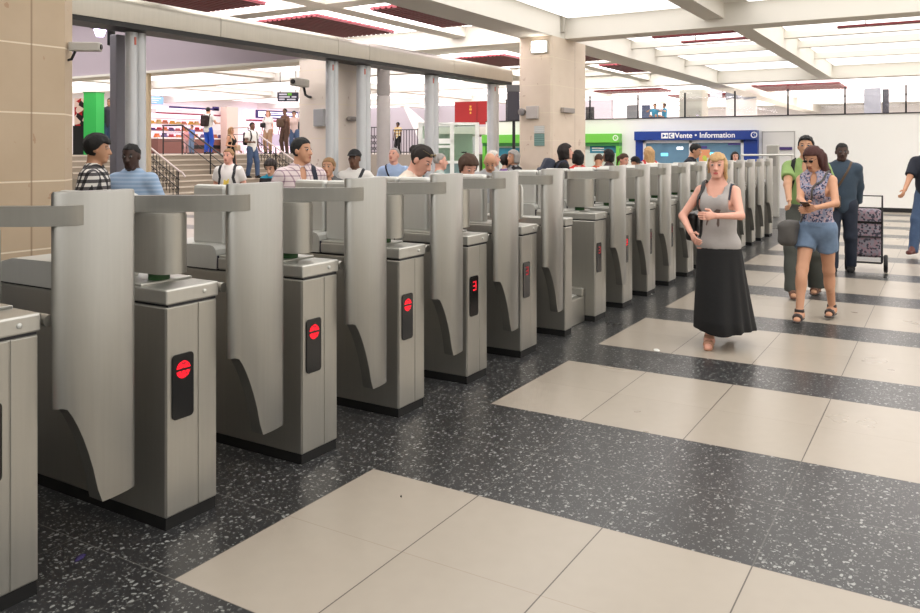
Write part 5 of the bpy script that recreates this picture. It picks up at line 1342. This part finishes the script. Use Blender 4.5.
queue(490, 9.6, 157.5, 178, 'bald man bending his head, just behind a gate', None, ((.66, .66, .67), 'short'), skinc='tan', hpitch=-38, lean=8, Hfix=1.58)
queue(492, 11.3, 149.5, -95, 'white haired man in a pale grey shirt behind the bald man', ('short', 'white'), ((.74, .74, .75), 'short'), skinc='pink')
queue(505, 12.4, 153.5, -60, 'dark haired person in a lilac and white top between the grey haired pair', ('full', 'dkbrown'), (plaid('lilac_white', (.84, .82, .86), (.50, .38, .58), (.8, .8, .8), .07, 'stripes'), 'short'), True)
queue(514, 12.3, 149, 120, 'grey haired woman in a black patterned top by the big square pillar', ('bob', 'grey'), (plaid('black_pattern', (.10, .10, .11), (.25, .25, .27), (.6, .6, .6), .04, 'blotch'), 'elbow'), True, 'tan')
p = queue(549, 11.7, 146, -84, 'dark haired woman in black leaning forward with a backpack on', ('bob', 'dkbrown'), ((.05, .05, .055), 'elbow'), True, 'pink', lean=24, hpitch=6, Hfix=1.72, lh=(-.2, .35, 1.0), rh=(.2, .35, 1.0))
p.backpack(cloth((.22, .24, .30)), 'slate backpack of the woman in black leaning forward')
queue(578, 12.3, 149.5, 20, 'dark haired woman in a coral red top seen from behind', ('bob', 'black'), ((.82, .26, .24), 'short'), True, 'pink')
queue(597, 13.0, 151, -20, 'person in an orange top bending over a gate', ('crop', 'brown'), ((.80, .32, .20), 'short'), False, 'tan', lean=12, hpitch=-30)
queue(609, 13.9, 148.5, 60, 'dark haired person just behind the one in the orange top', ('bob', 'black'), ((.25, .20, .22), 'short'), True, 'brown')
queue(622, 13.3, 152, -140, 'brown haired girl with smooth hair looking down beside the orange top', ('pony', 'brown'), ((.30, .25, .27), 'short'), True, 'pink', hpitch=-18)
p = queue(634, 14.3, 156, -150, 'youth in a black cap with a red edged collar', ('crop', 'black'), ((.75, .20, .18), 'short'), skinc='tan', hpitch=-16)
p.cap(BLK, 1)
p = queue(649, 14.6, 146, 15, 'woman with long blonde hair and a pale backpack seen from behind', ('long', 'blonde'), ((.88, .85, .82), 'short'), True, 'pink')
p.backpack(cloth((.86, .84, .80)), 'pale backpack of the long haired blonde woman', strap=cloth((.75, .22, .22)))
p = queue(684, 13.65, 147.5, -118, 'dark haired man in a navy vest with yellow edging bowing over a gate', ('short', 'black'), ((.10, .11, .15), 'short'), skinc='tan', lean=14, hpitch=-22, Hfix=1.72, lh=(-.14, .25, 1.05), rh=(.14, .25, 1.05), le=(-.1, -1, -.5), re=(.1, -1, -.5))
p.band([(-.10, -.10, .46), (-.105, .03, .52), (-.09, .13, .35), (-.09, .12, .1)], .012, .022).build('yellow_edging', mat('hi_vis_yellow', (.85, .85, .25), .6), p.o)
queue(735, 17.3, 151, 172, 'woman with long dark hair standing in front of the ticket office window', ('long', 'black'), ((.08, .08, .10), 'short'), True, 'pink')

# people on the stairs and upstairs
def stepz(Y): return LZ*min(NR, max(0, int((Y-SY0)/((SY1-SY0)/NR))+1))/NR
def upper(px, Y, label, face, Hh, hair, top, fem=False, skinc='tan', bottom=None, z0=None, skirt_=None, **kw):
    x, d = colY(px, Y); z = stepz(Y) if z0 is None else z0
    p = Person((x, Y), face, Hh, fem, res=.022, detail=0, skinc=skinc, z0=z, **kw); who(p.build_body(), label)
    if hair: p.hair(*hair)
    m = top[0] if not isinstance(top[0], tuple) else cloth(top[0])
    p.shirt(m, top[1], .80, .02, 'scoop' if top[1] == 'none' else 'crew')
    if skirt_: p.skirt(skirt_, *((.12, (.22, .19)) if Hh > 1.3 else (.4, (.2, .18))))
    else: p.trousers(bottom or DENIM, .06, .02)
    p.shoes(BLK, 'shoe'); return p
upper_bag = lambda p, m, label, c, size, name='hand_bag': p.shoulder_bag(m, label, 1, c, size, name, cross=False)
p = upper(208, 21.3, 'man in a white shirt and blue trousers at the top of the stairs', -20, 1.76, ('short', 'black'), ((.88, .88, .86), 'short'), bottom=cloth((.12, .30, .70)), rh=(.25, .30, 1.15), lh=(-.2, .3, 1.2))
p.backpack(cloth((.16, .10, .11)), 'dark red and black backpack of the man in blue trousers upstairs')
p = upper(231, 17.75, 'fair haired woman in a long black dress walking down the stairs', -110, 1.70, ('long', 'dkblonde'), ((.05, .05, .055), 'none'), True, 'tan', skirt_=BLK, rh=(.2, .25, 1.1), lh=(-.22, .2, .95))
upper_bag(p, cloth((.72, .64, .52)), 'straw coloured bag of the woman in the long black dress', (-.02, .24, .12), (.12, .06, .10))
p = upper(252, 17.62, 'man in a white shirt and blue jeans stepping down the stairs', -125, 1.88, ('short', 'black'), ((.90, .90, .88), 'short'), skinc='brown', bottom=DENIM, rh=(.22, .28, 1.12), lh=(-.25, .05, .9), lf=(-.09, .16, -.0), rf=(.1, -.1, .0))
p.backpack(BLK, 'black backpack of the man in blue jeans on the stairs')
p = upper(268, 20.4, 'fair woman in a white top with a black bag upstairs', 175, 1.70, ('long', 'dkblonde'), ((.90, .87, .86), 'short'), True, 'pink', bottom=cloth((.62, .50, .40)))
upper_bag(p, LEATHER, 'black handbag of the fair woman in white upstairs', (.17, .14, .22), (.11, .05, .10))
p = upper(285, 20.3, 'dark haired woman in a brown top leaning on the upper rail', 160, 1.82, ('bun', 'black'), ((.35, .26, .22), 'none'), True, 'brown', bottom=cloth((.30, .22, .18)))
upper_bag(p, TANL, 'large brown bag of the woman in the brown top upstairs', (.10, .18, .25), (.15, .08, .17))
upper(294, 20.9, 'person in a pale top with a raised arm upstairs', -170, 1.78, ('full', 'black'), ((.80, .72, .70), 'short'), True, 'tan', lh=(-.42, .1, 1.55), rh=(.2, .2, 1.2))
p = upper(301, 21.4, 'person in a black top and purple cap upstairs beside the pale pillar', -160, 1.84, ('crop', 'black'), (plaid('black_white_top', (.06, .06, .07), (.75, .72, .72), (.2, .2, .2), .16, 'blotch'), 'short'), False, 'tan')
p.cap(cloth((.38, .18, .55)), 1)
upper(192, 22.5, 'child in a blue top upstairs by the bakery counter', 160, 1.10, ('full', 'dkbrown'), ((.42, .52, .78), 'short'), True, 'tan', bottom=LTDENIM)
upper(186.5, 22.9, 'small child in a pink top beside the one in blue upstairs', -150, 1.02, ('full', 'brown'), ((.88, .60, .60), 'short'), True, 'tan', bottom=cloth((.75, .6, .6)))
upper(110, 19.8, 'man in a dark waistcoat upstairs beside the tall green box', 170, 1.76, ('short', 'black'), ((.25, .24, .30), 'long'), False, 'tan')
y, d = colX(398, 21.1)
p = Person((21.1, y), 150, 1.12, False, res=.02, detail=0, skinc='brown', z0=LZ); who(p.build_body(), 'boy in a yellow and white top behind the black barred balustrade'); p.hair('full', 'black'); p.shirt(plaid('yellow_white', (.88, .85, .76), (.80, .66, .40), (.9, .9, .9), .1, 'stripes'), 'short', .8, .02); p.trousers(BLK, .06, .02); p.shoes(BLK)
for px, lb, hr, f, x0 in ((655, 'dark haired child in a bright blue top upstairs behind the parapet glass', 'dkbrown', 150, 22.3), (664.5, 'second child in bright blue upstairs, facing the dark haired one', 'brown', 100, 22.55)):
    y, d = colX(px, x0)
    p = Person((x0, y), f, zat(103.5, d)-2.36+.35, False, res=.02, detail=0, skinc='tan', z0=2.36, crouch=.35, lf=(-.12, .25, 0), rf=(.12, .25, 0), rh=(.2, .25, .8), lh=(-.2, .25, .8)); who(p.build_body(), lb); p.hair('full', hr); p.shirt(cloth((.22, .60, .76)), 'short', .8, .02); p.trousers(DENIM, .06, .02); p.shoes(BLK)

# litter on the floor
def scrap(px, py, rgb, sz, name, label, cat):
    d = FPX*CZ/(py-HOR); x, y = at(px, d); mb = MB(); n = 7
    r_ = random.Random(int(px)); ring = [(sz*(.7+.5*r_.random())*math.cos(2*math.pi*k/n), .5*sz*(.7+.5*r_.random())*math.sin(2*math.pi*k/n), .001+.004*r_.random()) for k in range(n)]
    vs = ring+[(q[0]*.95, q[1]*.95, q[2]+.0015) for q in ring]+[(0, 0, .012), (0, 0, .0005)]
    fs = [(k, (k+1) % n, n+(k+1) % n, n+k) for k in range(n)]+[(n+k, n+(k+1) % n, 2*n) for k in range(n)]+[((k+1) % n, k, 2*n+1) for k in range(n)]
    mb.add(vs, fs); o = mb.build(name, mat(name+'_paper', rgb, .6)); o.location = (x, y, 0); o.rotation_euler.z = R(35); tag(o, label, cat)
scrap(80.5, 558.5, (.20, .16, .34), .035, 'sweet_wrapper', 'crumpled violet wrapper on the dark floor beside the first gate', 'wrapper')
scrap(657, 350.5, (.90, .90, .88), .05, 'paper_scrap', 'white paper scrap on the cream tile edge near the striding woman', 'paper scrap')
scrap(650.5, 294, (.92, .92, .90), .04, 'paper_scrap', 'tiny white scrap lying at the foot of a far gate', 'paper scrap')
scrap(401, 497.5, (.10, .09, .09), .008, 'floor_speck', 'small dark speck on the big cream tile in front', 'speck')
# ------------------------------------------------------------------ camera, world, view
cam = bpy.data.cameras.new('camera'); co = bpy.data.objects.new('camera', cam); COL.objects.link(co)
co.location = (CX, CY, CZ); co.rotation_euler = (R(90), 0, YAW-math.pi/2)
cam.sensor_width = 36; cam.lens = FPX/920*36; cam.shift_y = -(306.5-HOR)/920; cam.clip_end = 200
scene.camera = co
wd = bpy.data.worlds.new('world'); scene.world = wd; wd.use_nodes = True
bg = wd.node_tree.nodes['Background']; bg.inputs[0].default_value = (1, .99, .98, 1); bg.inputs[1].default_value = .45
vs = scene.view_settings; vs.view_transform = 'Standard'; vs.look = 'None'; vs.gamma = 1; vs.use_curve_mapping = False; vs.exposure = .08
scene.cycles.use_denoising = True
scene.cycles.max_bounces = 8; scene.cycles.transparent_max_bounces = 16; scene.cycles.caustics_reflective = False; scene.cycles.caustics_refractive = False
scene.cycles.sample_clamp_indirect = 6
